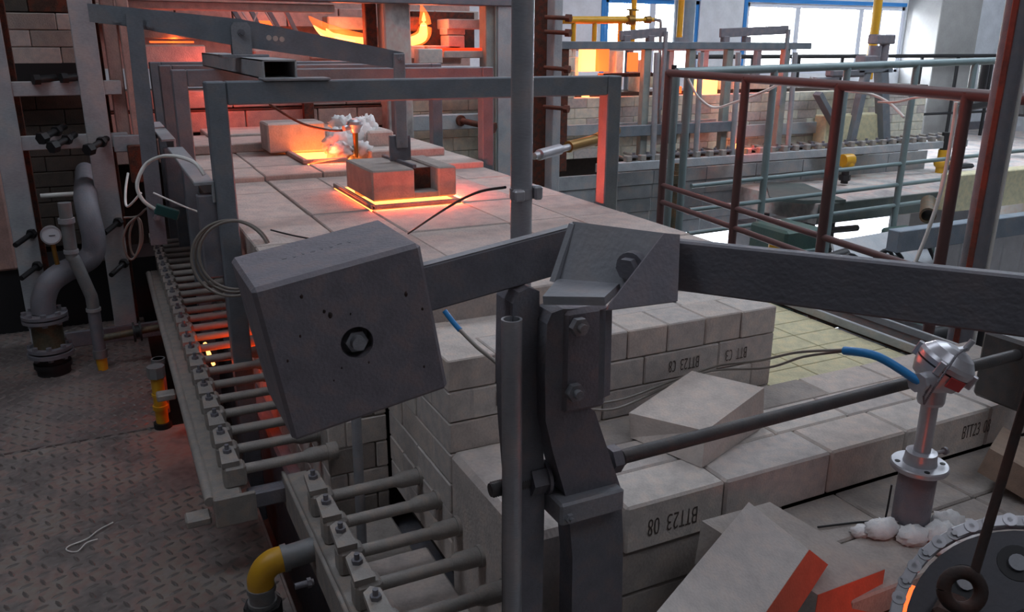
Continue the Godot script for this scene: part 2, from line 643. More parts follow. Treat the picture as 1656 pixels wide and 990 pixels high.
func shell() -> void:
	# plate floor the photograph is taken from
	var fl := struct("floor", S().box(v(-2.4, -0.055, -1.5), v(4.9, 0.09, 9.0)), M.steel_dark)
	var joint_z := -2.93
	piece("checker_plate", fl, v(-1.53, -0.005, -1.0), v(3.6, 0.01, 3.84), M.floor_plate, 0.002)
	piece("checker_plate", fl, v(-1.53, -0.005, -4.45), v(3.22, 0.01, 3.03), M.floor_plate_dark, 0.002)
	piece("edge_plate", fl, v(0.178, -0.02, -2.0), v(0.2, 0.03, 1.0), M.floor_plate, 0.002)
	treads(fl)
	struct("floor", S().box(v(0.42, -0.56, -3.3), v(0.9, 0.1, 5.4)), M.shade_brick)
	# the lower floor and the hall
	struct("floor", S().box(v(4.0, -2.7, -2.5), v(18.6, 0.2, 13.4)), M.concrete)
	struct("floor", S().box(v(9.2, -0.09, -7.0), v(7.6, 0.18, 3.8)), M.concrete)
	struct("floor", S().box(v(10.1, -0.09, -4.62), v(5.8, 0.18, 0.98)), M.concrete)
	struct("ceiling", S().box(v(4.0, 4.75, -2.5), v(18.0, 0.2, 12.8)), M.ceiling)
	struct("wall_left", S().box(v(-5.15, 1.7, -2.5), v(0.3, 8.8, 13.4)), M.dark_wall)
	struct("wall_right", S().box(v(13.15, 1.7, -2.5), v(0.3, 8.8, 13.4)), M.wall_paint)
	struct("wall_front", S().box(v(4.0, 1.7, 4.05), v(18.6, 8.8, 0.3)), M.wall_grey)
	var wb := S()
	var z := -9.05
	wb.box(v(4.0, -0.84, z), v(18.6, 3.48, 0.3))
	wb.box(v(4.0, 3.91, z), v(18.6, 4.22, 0.3))
	wb.box(v(0.3, 1.35, z), v(10.6, 0.9, 0.3))
	wb.box(v(7.38, 1.35, z), v(0.76, 0.9, 0.3))
	wb.box(v(12.0, 1.35, z), v(2.6, 0.9, 0.3))
	struct("wall_back", wb, M.wall_paint)
	for w in [[1, 5.6, 7.0, 0], [2, 7.76, 10.7, 1]]:
		var wn := Node3D.new()
		wn.name = "window_%d" % w[0]
		add_child(wn)
		wn.position = v((w[1] + w[2]) * 0.5, 0.9, -9.0)
		wn.set_meta("kind", "structure")
		var a: float = w[1]
		var b: float = w[2]
		var fr := S()
		fr.box(v(a + 0.03, 1.35, -8.97), v(0.06, 0.9, 0.1), 0.004); fr.box(v(b - 0.03, 1.35, -8.97), v(0.06, 0.9, 0.1), 0.004)
		fr.box(v((a + b) / 2, 1.775, -8.97), v(b - a, 0.05, 0.1), 0.004); fr.box(v((a + b) / 2, 0.92, -8.97), v(b - a, 0.04, 0.1), 0.004)
		obj("window_frame", fr, M.white_frame if w[3] else M.blue_frame, wn)
		obj("reveal", S().box(v(a - 0.03, 1.36, -8.93), v(0.06, 0.96, 0.08), 0.004).box(v((a + b) / 2, 1.83, -8.93), v(b - a, 0.05, 0.08), 0.004), M.blue_frame, wn)
		var parts := [0.0, 0.3, 0.72, 0.85, 1.0] if w[3] else [0.0, 0.5, 1.0]
		for i in parts.size() - 1:
			var x0: float = lerp(a + 0.06, b - 0.06, parts[i])
			var x1: float = lerp(a + 0.06, b - 0.06, parts[i + 1])
			obj("pane", S().box(v((x0 + x1) / 2, 1.345, -8.97), v(x1 - x0 - 0.05, 0.81, 0.006)), M.glass, wn)
			if i > 0:
				obj("mullion", S().box(v(x0, 1.345, -8.96), v(0.09, 0.81, 0.07), 0.004), M.white_frame, wn)
	struct("trim_1", S().box(v(11.15, 1.7, -8.62), v(0.85, 8.6, 0.56), 0.01), M.wall_grey)
	struct("baseboard_back", S().box(v(8.9, 0.06, -8.87), v(8.2, 0.12, 0.04), 0.004), M.steel_dark)
	for q in FILL_LAMPS:
		var rl := thing("fill_panel", "added rectangular fill panel out of view under the hall ceiling, %s" % q[2], "fill light", q[0], "added fill panels under the ceiling")
		obj("panel", S().box(q[0], v(2.4, 0.03, 1.2)), M.bright_panel, rl)
		var fr := S()
		for e in [[v(0, 0.02, 0.63), v(2.52, 0.08, 0.06)], [v(0, 0.02, -0.63), v(2.52, 0.08, 0.06)], [v(1.23, 0.02, 0), v(0.06, 0.08, 1.2)], [v(-1.23, 0.02, 0), v(0.06, 0.08, 1.2)], [v(0.9, 0.16, 0), v(0.03, 0.3, 0.03)], [v(-0.9, 0.16, 0), v(0.03, 0.3, 0.03)]]:
			fr.box(q[0] + e[0], e[1])
		obj("frame", fr, M.white_frame, rl)

func treads(fl: Node) -> void:
	# raised lentil pattern of the checker plate, thousands of small bumps
	var s := S()
	var l := 0.019
	var w := 0.0048
	var h := 0.0036
	var ringp := [v(-l, 0, 0), v(-l * 0.5, 0, w), v(l * 0.5, 0, w), v(l, 0, 0), v(l * 0.5, 0, -w), v(-l * 0.5, 0, -w)]
	for i in 6:
		var a: Vector3 = ringp[i]
		var b: Vector3 = ringp[(i + 1) % 6]
		s.flat(a, b, v(b.x * 0.55, h, b.z * 0.3), v(0, -0.1, 0)); s.flat(a, v(b.x * 0.55, h, b.z * 0.3), v(a.x * 0.55, h, a.z * 0.3), v(0, -0.1, 0))
	s.quad(v(-l * 0.55, h, 0), v(0, h, w * 0.3), v(l * 0.55, h, 0), v(0, h, -w * 0.3), v(0, -1, 0))
	var spots: Array = []
	for k in [[-1.9, 0.26, -2.92, -1.1, 0.037, 0.0], [-2.4, 0.06, -4.6, -2.94, 0.034, 0.4]]:
		var x: float = k[0]
		var i := 0
		while x < k[1]:
			var z: float = k[2]
			var j := 0
			while z < k[3]:
				if not (x > 0.06 and z < -2.45):
					spots.append(Transform3D(Basis(Vector3.UP, (0.42 if (i + j) % 2 else 1.95) + k[5]), v(x, 0.0, z)))
				z += k[4]; j += 1
			x += k[4]; i += 1
	var mm := MultiMesh.new()
	mm.transform_format = MultiMesh.TRANSFORM_3D
	mm.mesh = s.mesh(Vector3.ZERO)
	mm.instance_count = spots.size()
	for i in spots.size():
		mm.set_instance_transform(i, spots[i])
	var o := MultiMeshInstance3D.new()
	o.name = "tread_pattern"
	o.multimesh = mm
	o.material_override = M.tread
	o.set_meta("kind", "stuff")
	fl.add_child(o)
	o.position = -where(fl)

# ---------------------------------------------------------------- the brick channel in the middle
func feeder() -> void:
	var white := [M.brick_a, M.brick_b, M.brick_c]
	var f := thing("brick_channel", "long brick-built glass feeder channel with tiled roof running under the steel frames", "furnace", v(1.05, -0.5, -3.4))
	# solid core and steel bed, set back behind the bricks
	obj("core", S().box(v(1.16, 0.3, -3.85), v(1.04, 0.6, 3.5)).box(v(1.15, 0.3, -1.9), v(0.96, 0.6, 0.5)), M.mortar, f)
	obj("bed", S().box(v(1.05, -0.26, -3.55), v(1.3, 0.46, 4.1), 0.01), M.steel_dark, f)
	# near end: three courses of face bricks along the front
	courses(f, v(0.61, 0.345, -1.55), v(1, 0, 0), 0.93, 3, 0.23, 0.075, 0.114, white, 0.175)
	courses(f, v(0.61, 0.57, -1.55), v(1, 0, 0), 0.93, 1, 0.116, 0.075, 0.114, white, 0.0)
	# left flank of the near end, facing the floor plates
	courses(f, v(0.61, 0.12, -2.0), v(0, 0, 1), 0.45, 7, 0.23, 0.075, 0.1, white, 0.0)
	# step back: pier bricks facing the front, behind the weight
	courses(f, v(0.44, 0.02, -2.0), v(1, 0, 0), 0.165, 8, 0.16, 0.078, 0.114, [M.brick_b, M.brick_a, M.brick_dust], 0.03)
	# left flank of the far part with the burners
	courses(f, v(0.44, 0.32, -5.5), v(0, 0, 1), 3.4, 4, 0.23, 0.08, 0.1, [M.brick_dust, M.brick_b, M.brick_c], 0.0)
	courses(f, v(0.44, -0.02, -5.5), v(0, 0, 1), 3.4, 2, 0.34, 0.1, 0.1, [M.brick_dust, M.brick_b], 0.0)
	# burner quarls: blocks with the burner ports between the two
	for i in 14:
		piece("burner_block", f, v(0.495, 0.25, -2.12 - 0.24 * i), v(0.11, 0.136, 0.236), pick([M.brick_dust, M.cast]), 0.004)
	# right flank
	courses(f, v(1.69, 0.02, -1.75), v(0, 0, -1), 3.8, 8, 0.23, 0.08, 0.1, [M.brick_b, M.yellow_brick], 0.0)
	# large cast block of the near burners and its sloping lip
	obj("cast_block", S().box(v(0.71, 0.17, -1.36), v(0.2, 0.52, 0.38), 0.012), M.cast, f)
	# flat bricks on the near top, between the front course and the roof
	for i in 4:
		for j in 2:
			piece("top_brick", f, v(0.73 + 0.234 * i, 0.612, -1.72 - 0.118 * j), v(0.23, 0.06, 0.114), pick(white), 0.004)
	# roof tiles, leaving the two openings free
	var xs := [0.648, 0.87, 1.24, 1.48, 1.712]
	var zs := [-1.80, -2.14, -2.55, -2.96, -3.50, -3.80]
	for i in 4:
		for j in 5:
			if i == 1 and j == 3:
				continue
			roof_tile(f, xs[i], xs[i + 1], zs[j + 1], zs[j], 0.70 + rng.randf_range(-0.003, 0.003))
	roof_tile(f, 0.38, 0.644, -2.55, -2.14, 0.70); roof_tile(f, 0.38, 0.644, -2.96, -2.55, 0.702); roof_tile(f, 0.38, 0.644, -3.5, -2.96, 0.70); roof_tile(f, 0.38, 0.644, -3.8, -3.5, 0.70)
	var xt := [0.38, 0.64, 0.90, 1.26, 1.50, 1.712]
	var zt := [-3.80, -4.09, -4.62, -5.05, -5.5]
	for i in 5:
		for j in 4:
			if i == 2 and j == 1:
				continue
			roof_tile(f, xt[i], xt[i + 1], zt[j + 1], zt[j], 0.725 + rng.randf_range(-0.004, 0.004))
	# raised cover slabs further back
	obj("cover_slab", S().box(v(0.66, 0.75, -4.9), v(0.5, 0.05, 0.5), 0.006), M.tile_b, f)
	obj("cover_slab", S().box(v(1.42, 0.745, -4.35), v(0.4, 0.05, 0.5), 0.006), M.tile_a, f)
	obj("cover_slab", S().box(v(1.0, 0.76, -5.2), v(0.9, 0.06, 0.4), 0.006), M.tile_b, f)
	lettering("BTT23", f, v(0.755, 0.534, -1.5472), Vector3.RIGHT, Vector3.UP, 0.044, M.ink, 0.5)
	lettering("BTT23 C8", f, v(1.243, 0.532, -1.5472), Vector3.LEFT, Vector3.DOWN, 0.040, M.ink, 0.5)
	lettering("BTT C3", f, v(1.41, 0.532, -1.5472), Vector3.LEFT, Vector3.DOWN, 0.040, M.ink, 0.5)

func roof_tile(f: Node, x0: float, x1: float, z0: float, z1: float, top: float) -> void:
	piece("roof_tile", f, v((x0 + x1) / 2, top - 0.035, (z0 + z1) / 2), v(x1 - x0 - 0.004, 0.07, z1 - z0 - 0.004), pick([M.tile_a, M.tile_b, M.tile_a]), 0.004)

func portal_frames() -> void:
	var words := ["nearest grey steel portal frame standing over the brick channel", "second grey steel portal frame, just behind the one with the glowing block", "third steel portal frame over the back of the brick channel", "farthest steel portal frame, reddened by the furnace at the back"]
	var k := 0
	for z in [-2.75, -3.9, -4.6, -5.3]:
		var t := thing("portal_frame", words[k], "frame", v(1.04, 0.0, z), "portal frames over the channel")
		obj("post", S().box(v(0.335, 0.42, z), v(0.06, 1.52, 0.065), 0.004), M.frame_paint, t)
		obj("post", S().box(v(1.765, 0.42, z), v(0.06, 1.52, 0.065), 0.004), M.frame_paint, t)
		obj("beam", S().box(v(1.05, 1.145, z), v(1.368, 0.07, 0.062), 0.004), M.frame_paint, t)
		k += 1
	# angle irons running along between the left posts
	for q in [[-2.74, -3.72, "nearer pale angle iron lying beside the left frame posts"], [-4.05, -4.95, "farther pale angle iron lying beside the left frame posts"]]:
		var a := thing("angle_iron", q[2], "angle iron", v(0.28, 0.84, (q[0] + q[1]) / 2))
		obj("flange", S().box(v(0.275, 0.872, (q[0] + q[1]) / 2), v(0.06, 0.012, q[0] - q[1]), 0.002), M.column_paint, a)
		obj("web", S().box(v(0.30, 0.84, (q[0] + q[1]) / 2), v(0.01, 0.06, q[0] - q[1]), 0.002), M.column_paint, a)
		obj("bracket", S().box(v(0.285, 0.70, q[0] - 0.03), v(0.07, 0.27, 0.05), 0.004), M.steel_dark, a)

# ---------------------------------------------------------------- burners
func make_burner(xw: float, xm: float, y: float, z: float) -> Node3D:
	var t := thing("burner", "", "burner", v(xm, y - 0.05, z))
	obj("tube", S().cyl(v(xm + 0.02, y, z), v(xw - 0.05, y, z), 0.0138, -1, 14), M.burner_steel, t)
	obj("ferrule", S().cyl(v(xw - 0.068, y, z), v(xw - 0.052, y, z), 0.0145, 0.0205, 16).cyl(v(xw - 0.052, y, z), v(xw - 0.008, y, z), 0.0205, -1, 16).cyl(v(xw - 0.008, y, z), v(xw + 0.02, y, z), 0.024, -1, 16), M.burner_steel, t)
	obj("clamp_block", S().box(v(xm + 0.006, y - 0.008, z), v(0.056, 0.06, 0.046), 0.007), M.burner_steel, t)
	var st := S()
	st.plate([Vector2(-0.021, -0.01), Vector2(0.021, -0.01), Vector2(0.017, 0.068), Vector2(0.0, 0.080), Vector2(-0.017, 0.068)], v(xm - 0.002, y + 0.022, z + 0.008), v(1, 0, 0), v(0, 0.08, -1).normalized(), 0.014)
	obj("clamp_strap", st, M.burner_steel, t)
	var nut := S()
	bolt_head(nut, v(xm - 0.002, y + 0.038, z - 0.034), Vector3.UP, 0.0115, 0.013)
	obj("bolt", nut, M.steel_dark, t)
	return t

func burner_row_front() -> void:
	var words := ["far end", "second from the far end", "third from the far end", "fourth from the far end", "nearest"]
	var m := thing("burner_manifold", "short steel burner manifold at the bottom, beside the yellow elbow", "manifold", v(0.335, 0.16, -1.45))
	obj("rail", S().box(v(0.348, 0.205, -1.45), v(0.058, 0.05, 1.05), 0.006), M.burner_steel, m)
	obj("side_flange", S().box(v(0.315, 0.19, -1.45), v(0.01, 0.09, 1.07), 0.002), M.burner_steel, m)
	for z in [-1.55, -1.3]:
		var b := S()
		b.cyl(v(0.29, 0.19, z), v(0.25, 0.19, z), 0.007, -1, 8)
		bolt_head(b, v(0.285, 0.19, z), Vector3.LEFT, 0.011, 0.01)
		obj("stud", b, M.steel_dark, m)
	for i in 5:
		var t := make_burner(0.61, 0.355, 0.265, -1.755 + 0.125 * i)
		tag(t, "grey burner tube on the short manifold, %s in the near row" % words[i], "burner", "burners of the near row")
	# slab under the near burners
	one("ledge_slab", S().box(v(0.52, 0.07, -1.33), v(0.17, 0.05, 0.75), 0.006), M.cast, "dusty stone slab lying under the near burner tubes", "slab")
	one("bed_channel", S().box(v(0.52, -0.03, -1.83), v(0.15, 0.14, 0.3), 0.006), M.brick_dust, "broken dusty base block at the foot of the brick step under the weight", "block")
	# yellow elbow on the left of the manifold
	var e := thing("gas_elbow", "yellow pipe elbow with grey union on the short manifold's left side", "pipe elbow", v(0.2, -0.1, -1.62))
	var c := v(0.2, 0.185, -1.62)
	obj("stub", S().cyl(v(0.315, 0.21, -1.64), v(0.245, 0.205, -1.64), 0.027, -1, 18).cyl(v(0.255, 0.206, -1.64), v(0.242, 0.205, -1.64), 0.031, -1, 18), M.pipe_grey, e)
	obj("elbow", S().tube([v(0.246, 0.205, -1.64), v(0.222, 0.203, -1.64), v(0.203, 0.190, -1.64), v(0.193, 0.170, -1.64), v(0.192, 0.150, -1.64)], 0.029, 18), M.yellow_paint, e)
	obj("union", S().cyl(v(0.192, 0.152, -1.64), v(0.192, 0.140, -1.64), 0.032, -1, 18).cyl(v(0.192, 0.140, -1.64), v(0.192, 0.115, -1.64), 0.028, -1, 18).cyl(v(0.192, 0.115, -1.64), v(0.192, 0.105, -1.64), 0.032, -1, 18), M.pipe_grey, e)
	obj("nut", S().prism_n(v(0.192, 0.105, -1.64), v(0.192, 0.065, -1.64), 0.042, 8).cyl(v(0.192, 0.07, -1.64), v(0.192, -0.005, -1.64), 0.026, -1, 14), M.black, e)

func burner_row_back() -> void:
	var m := thing("burner_manifold", "long steel burner manifold along the left of the channel, beside the plate floor", "manifold", v(0.165, 0.16, -3.4))
	obj("rail", S().box(v(0.17, 0.2, -3.4), v(0.07, 0.055, 2.94), 0.006), M.burner_steel, m)
	obj("side_pipe", S().cyl(v(0.128, 0.215, -1.94), v(0.128, 0.215, -4.86), 0.013, -1, 12), M.burner_steel, m)
	obj("end_plate", S().box(v(0.185, 0.188, -1.925), v(0.10, 0.08, 0.012), 0.003), M.burner_steel, m)
	obj("cross_bar", S().box(v(0.30, 0.19, -1.96), v(0.16, 0.045, 0.04), 0.004), M.steel_dark, m)
	obj("lug", S().box(v(0.098, 0.16, -1.97), v(0.06, 0.022, 0.05), 0.004), M.burner_steel, m)
	obj("lug", S().box(v(0.088, 0.165, -2.80), v(0.06, 0.022, 0.05), 0.004), M.burner_steel, m)
	var nth := ["first", "second", "third", "fourth", "fifth", "sixth", "seventh", "eighth", "ninth", "tenth", "eleventh", "twelfth", "thirteenth", "fourteenth", "fifteenth", "sixteenth", "seventeenth", "eighteenth", "nineteenth", "twentieth", "twenty-first", "twenty-second", "twenty-third", "twenty-fourth", "twenty-fifth", "twenty-sixth", "twenty-seventh", "twenty-eighth", "twenty-ninth", "thirtieth"]
	ordinals = nth
	var first: Node3D = null
	for i in 24:
		var z := -1.985 - 0.12 * i
		var t: Node3D
		if first == null:
			first = make_burner(0.44, 0.19, 0.262, z)
			t = first
		else:
			t = first.duplicate()
			t.name = numbered("burner")
			add_child(t)
			t.position = first.position + v(0, rng.randf_range(-0.002, 0.002), -0.12 * i)
		tag(t, "%s burner tube on the long manifold, %s from its near end" % ["red-lit" if i in [7, 8, 9] else "dusty grey", nth[i]], "burner", "burners of the long row")
	# yellow riser with black clamps
	var y := thing("gas_riser", "yellow gas riser pipe standing on the plate floor beside the long manifold", "pipe", v(0.068, 0, -2.92))
	obj("pipe", S().cyl(v(0.07, 0.2, -2.92), v(0.07, 0.012, -2.92), 0.021, -1, 16).cyl(v(0.07, 0.085, -2.92), v(0.07, 0.07, -2.92), 0.026, -1, 16).cyl(v(0.07, 0.13, -2.92), v(0.07, 0.12, -2.92), 0.024, -1, 16), M.yellow_paint, y)
	obj("foot", S().cyl(v(0.07, 0.02, -2.92), v(0.07, 0.0, -2.92), 0.03, -1, 16), M.black, y)
	obj("top_union", S().prism_n(v(0.07, 0.19, -2.92), v(0.07, 0.23, -2.92), 0.03, 8), M.pipe_grey, y)
	one("grey_riser", S().cyl(v(0.085, 0.0, -3.05), v(0.085, 0.21, -3.05), 0.019, -1, 14).cyl(v(0.085, 0.19, -3.05), v(0.085, 0.21, -3.05), 0.024, -1, 14), M.pipe_grey, "grey riser pipe just behind the yellow riser", "pipe")
	# the open port that glows
	var g := thing("glowing_port", "orange glowing burner port in the channel flank among the tubes", "burner port", v(0.43, 0.2, -2.95))
	obj("hot_face", S().box(v(0.433, 0.215, -2.95), v(0.012, 0.08, 0.20)).box(v(0.433, 0.205, -2.55), v(0.012, 0.05, 0.05)).box(v(0.433, 0.205, -2.66), v(0.012, 0.05, 0.04)), M.glow_orange, g)
	obj("flame", S().tongue([v(0.26, 0.20, -2.93), v(0.252, 0.225, -2.98), v(0.245, 0.262, -3.0)], [0.006, 0.008, 0.001]).lump(v(0.245, 0.255, -3.0), v(0.008, 0.008, 0.008), 3, 0.2), M.flame, g)
	glow(v(0.36, 0.205, -2.95), Color(1.0, 0.28, 0.1), 0.018)
	glow(v(0.31, 0.225, -2.86), Color(1.0, 0.30, 0.1), 0.006)

# ---------------------------------------------------------------- lever, weight and stand in front
func lever_and_stand() -> void:
	# the counterweight
	var w := thing("counterweight", "large dark grey square counterweight block hanging on the left lever arm", "counterweight", v(0.295, 0.77, -1.18))
	var tilt := Basis(Vector3.BACK, 0.165)
	var c := v(0.294, 0.887, -1.195)
	var blk := S()
	# block with a round pocket for the bolt: the front is a ring of quads round the hole
	var hw := 0.1215
	var hh := 0.1185
	var hd := 0.095
	var hole := 0.024
	var seg := 32
	var corner := func(a: float) -> Vector2:
		var d := Vector2(cos(a), sin(a))
		var k: float = min((hw - 0.006) / max(absf(d.x), 1e-5), (hh - 0.006) / max(absf(d.y), 1e-5))
		return d * k
	for i in seg:
		var a := TAU * (i + 0.5) / seg
		var b := TAU * (i + 1.5) / seg
		var p0: Vector2 = corner.call(a)
		var p1: Vector2 = corner.call(b)
		var i0 := Vector2(cos(a), sin(a)) * hole
		var i1 := Vector2(cos(b), sin(b)) * hole
		var f := func(q: Vector2, zz: float) -> Vector3: return c + tilt * v(q.x, q.y, zz)
		var nz := tilt * v(0, 0, 1)
		blk.tri(f.call(i0, hd), f.call(i1, hd), f.call(p1, hd), nz, nz, nz)
		blk.tri(f.call(i0, hd), f.call(p1, hd), f.call(p0, hd), nz, nz, nz)
		var n0 := tilt * v(-cos(a), -sin(a), 0)
		var n1 := tilt * v(-cos(b), -sin(b), 0)
		blk.smooth_quad(f.call(i0, hd), f.call(i1, hd), f.call(i1, hd - 0.03), f.call(i0, hd - 0.03), n0, n1, n1, n0)
		blk.tri(f.call(i0, hd - 0.03), f.call(i1, hd - 0.03), f.call(Vector2.ZERO, hd - 0.03), nz, nz, nz)
	# corner fillers and the other sides, chamfered
	for sx in [-1.0, 1.0]:
		for sy in [-1.0, 1.0]:
			var near: float = atan2(sy * (hh - 0.006), sx * (hw - 0.006))
			var k0: int = int(floor((fposmod(near, TAU) / TAU) * seg - 0.5))
			var q0: Vector2 = corner.call(TAU * (k0 + 0.5) / seg)
			var q1: Vector2 = corner.call(TAU * (k0 + 1.5) / seg)
			var nz2 := tilt * v(0, 0, 1)
			blk.tri(c + tilt * v(q0.x, q0.y, hd), c + tilt * v(q1.x, q1.y, hd), c + tilt * v(sx * (hw - 0.006), sy * (hh - 0.006), hd), nz2, nz2, nz2)
	var body := S().box(c, Vector3(hw * 2, hh * 2, hd * 2), 0.006, tilt)
	# leave out the front face of the chamfered box, the ring above replaces it
	var front := tilt * v(0, 0, 1)
	for i in range(0, body.p.size(), 3):
		if body.n[i].dot(front) < 0.999:
			for j in 3:
				blk.p.append(body.p[i + j]); blk.n.append(body.n[i + j])
	obj("block", blk, M.cast_iron, w)
	obj("bolt", S().prism_n(c + tilt * v(0.002, -0.002, hd - 0.03), c + tilt * v(0.002, -0.002, hd - 0.008), 0.017).cyl(c + tilt * v(0.002, -0.002, hd - 0.008), c + tilt * v(0.002, -0.002, hd + 0.002), 0.011, 0.010, 12), M.steel, w)
	var pits := S()
	for q in [[-0.035, 0.06, 0.004], [-0.028, 0.052, 0.006], [0.085, 0.05, 0.005], [0.0, 0.045, 0.0025], [-0.075, 0.035, 0.003], [-0.03, -0.03, 0.0025], [0.09, -0.07, 0.003], [-0.045, -0.045, 0.002], [0.105, 0.02, 0.003], [-0.10, 0.005, 0.003], [0.01, -0.035, 0.0025], [-0.06, 0.09, 0.004]]:
		pits.lump(c + tilt * v(q[0], q[1], hd), Vector3(q[2] * 0.55, q[2] * 0.8, 0.0006), int(q[0] * 999), 0.5, 5, 8)
	obj("casting_pits", pits, M.dark_rust, w)
	var marks := S()
	for k in 8:
		marks.box(c + tilt * v(-0.055 + 0.014 * k, hh + 0.0002, -0.01 + 0.003 * (k % 2)), v(0.003 if k % 3 else 0.007, 0.0006, 0.009 if k % 3 else 0.003), 0.0, tilt)
	obj("worn_stamp", marks, M.steel_dark, w)
	# the flat bar of the left arm
	var la := thing("counterweight_lever", "dusty flat steel lever arm between the counterweight and the pivot bracket", "lever", v(0.52, 0.93, -1.18))
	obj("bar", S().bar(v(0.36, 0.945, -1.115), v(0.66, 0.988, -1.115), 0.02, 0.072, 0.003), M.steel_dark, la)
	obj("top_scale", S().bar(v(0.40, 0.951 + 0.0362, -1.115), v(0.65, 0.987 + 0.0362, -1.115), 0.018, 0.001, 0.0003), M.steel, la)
	# the right arm comes towards the camera
	var ra := thing("long_lever", "long flat steel lever arm running from the pivot bracket out of the right edge", "lever", v(0.9, 0.95, -0.85))
	var r0 := v(0.7083, 1.0025, -0.9085)
	var r1 := v(0.9342, 1.0176, -0.5279)
	obj("bar", S().bar(r0 - (r1 - r0) * 0.04, r1 + (r1 - r0) * 0.25, 0.02, 0.0715, 0.003), M.steel_dark, ra)
	# the stand
	var s := thing("lever_stand", "dark cast steel stand with bolted pivot bracket holding the lever arms", "stand", v(0.66, 0.0, -1.08))
	# bracket: back plate along the right arm, base plate and two gussets
	var al := (r1 - r0).normalized()
	var bt := v(0.7029, 1.0447, -0.9087)
	var at := v(0.6335, 1.0379, -1.0714)
	var ab := v(0.5990, 0.9517, -1.0578)
	var bb := v(0.6773, 0.9609, -0.8739)
	obj("back_plate", S().slab([at, bt, bb, ab], 0.012), M.steel, s)
	var gb := v(0.5789, 0.9600, -0.8869)
	obj("gusset", S().slab([v(0.6945, 1.0480, -0.8965), v(0.6737, 0.9647, -0.8653), v(0.6247, 0.9642, -0.8718), gb, v(0.5837, 0.9678, -0.8874), v(0.6745, 1.0500, -0.9047)], 0.016), M.cast_iron, s)
	obj("gusset", S().slab([at, ab, v(0.5849, 0.9549, -1.0518), v(0.6252, 1.0373, -1.0683)], 0.010), M.steel, s)
	obj("base_plate", S().slab([ab, v(0.6509, 0.9641, -0.9641), v(0.5813, 0.9632, -0.8986), v(0.5232, 0.9579, -0.9662)], 0.012), M.steel, s)
	obj("bracket_flange", S().slab([v(0.5861, 0.9530, -0.9102), v(0.5884, 0.9562, -0.8985), v(0.5980, 0.8244, -0.9053), v(0.5931, 0.8160, -0.9165)], 0.012), M.steel_dark, s)
	var pb := S()
	var bc := v(0.6543, 0.9979, -0.9452)
	var bn := al.cross(Vector3.UP).normalized()
	if bn.dot(v(0, 1.3, 0) - bc) < 0.0:
		bn = -bn
	pb.cyl(bc - bn * 0.01, bc + bn * 0.008, 0.021, -1, 18)
	pb.prism_n(bc + bn * 0.008, bc + bn * 0.022, 0.015)
	obj("pivot_bolt", pb, M.steel_dark, s)
	# two curved uprights and the block they clamp
	var ux := Vector3.RIGHT
	var up := Vector3.UP
	var bent := [Vector2(0.548, 0.0), Vector2(0.548, 0.60), Vector2(0.540, 0.70), Vector2(0.536, 0.80), Vector2(0.538, 0.915), Vector2(0.548, 0.932), Vector2(0.566, 0.938), Vector2(0.584, 0.93), Vector2(0.586, 0.80), Vector2(0.592, 0.70), Vector2(0.60, 0.6), Vector2(0.60, 0.0)]
	obj("upright", S().plate(bent, v(0, 0, -1.15), ux, up, 0.06), M.steel_dark, s)
	var bent2 := [Vector2(0.648, 0.0), Vector2(0.641, 0.45), Vector2(0.628, 0.56), Vector2(0.598, 0.66), Vector2(0.583, 0.72), Vector2(0.580, 0.80), Vector2(0.582, 0.885), Vector2(0.590, 0.902), Vector2(0.61, 0.906), Vector2(0.655, 0.90), Vector2(0.655, 0.80), Vector2(0.655, 0.735), Vector2(0.675, 0.72), Vector2(0.712, 0.62), Vector2(0.735, 0.56), Vector2(0.745, 0.45), Vector2(0.76, 0.0)]
	obj("upright", S().plate(bent2, v(0, 0, -1.105), ux, up, 0.045), M.steel_dark, s)
	obj("clamp_block", S().box(v(0.652, 0.815, -1.084), v(0.085, 0.178, 0.06), 0.008), M.cast_iron, s)
	for q in [v(0.632, 0.878, -1.053), v(0.628, 0.768, -1.053)]:
		var b := S()
		bolt_head(b, q, v(0, 0, 1), 0.0155, 0.010)
		obj("bolt", b, M.steel, s)
	obj("collar", S().box(v(0.665, 0.553, -1.075), v(0.125, 0.042, 0.075), 0.004), M.steel, s)
	var cb := S()
	bolt_head(cb, v(0.618, 0.548, -1.037), v(0, 0, 1), 0.0085, 0.006)
	obj("bolt", cb, M.steel, s)
	# the tie rod through it
	var rd := thing("tie_rod", "long round steel tie rod with threaded end and nuts passing through the stand", "rod", v(1.15, 0.58, -1.1))
	obj("rod", S().cyl(v(0.76, 0.597, -1.1), v(1.86, 0.612, -1.1), 0.0135, -1, 16), M.rod, rd)
	var th := S()
	var x := 0.505
	while x < 0.765:
		th.cyl(v(x, 0.595, -1.1), v(x + 0.002, 0.595, -1.1), 0.0115, 0.0138, 14, false)
		th.cyl(v(x + 0.002, 0.595, -1.1), v(x + 0.004, 0.595, -1.1), 0.0138, 0.0115, 14, false)
		x += 0.004
	th.cyl(v(0.503, 0.595, -1.1), v(0.5045, 0.595, -1.1), 0.0115, -1, 14)
	obj("thread", th, M.rod, rd)
	obj("nut", S().prism_n(v(0.573, 0.596, -1.1), v(0.600, 0.596, -1.1), 0.027), M.steel_dark, rd)
	obj("washer", S().cyl(v(0.600, 0.596, -1.1), v(0.606, 0.596, -1.1), 0.031, -1, 20), M.steel_dark, rd)
	obj("nut", S().prism_n(v(0.733, 0.597, -1.1), v(0.752, 0.597, -1.1), 0.025), M.steel_dark, rd)
	one("rod_anchor", S().box(v(1.915, 0.56, -1.13), v(0.13, 0.17, 0.12), 0.008), M.rod, "grey steel anchor block that the tie rod enters at the right edge", "anchor block")
	# poles
	var po := thing("pole", "tall round galvanised pole standing in front of the channel", "pole", v(0.657, 0.43, -1.3))
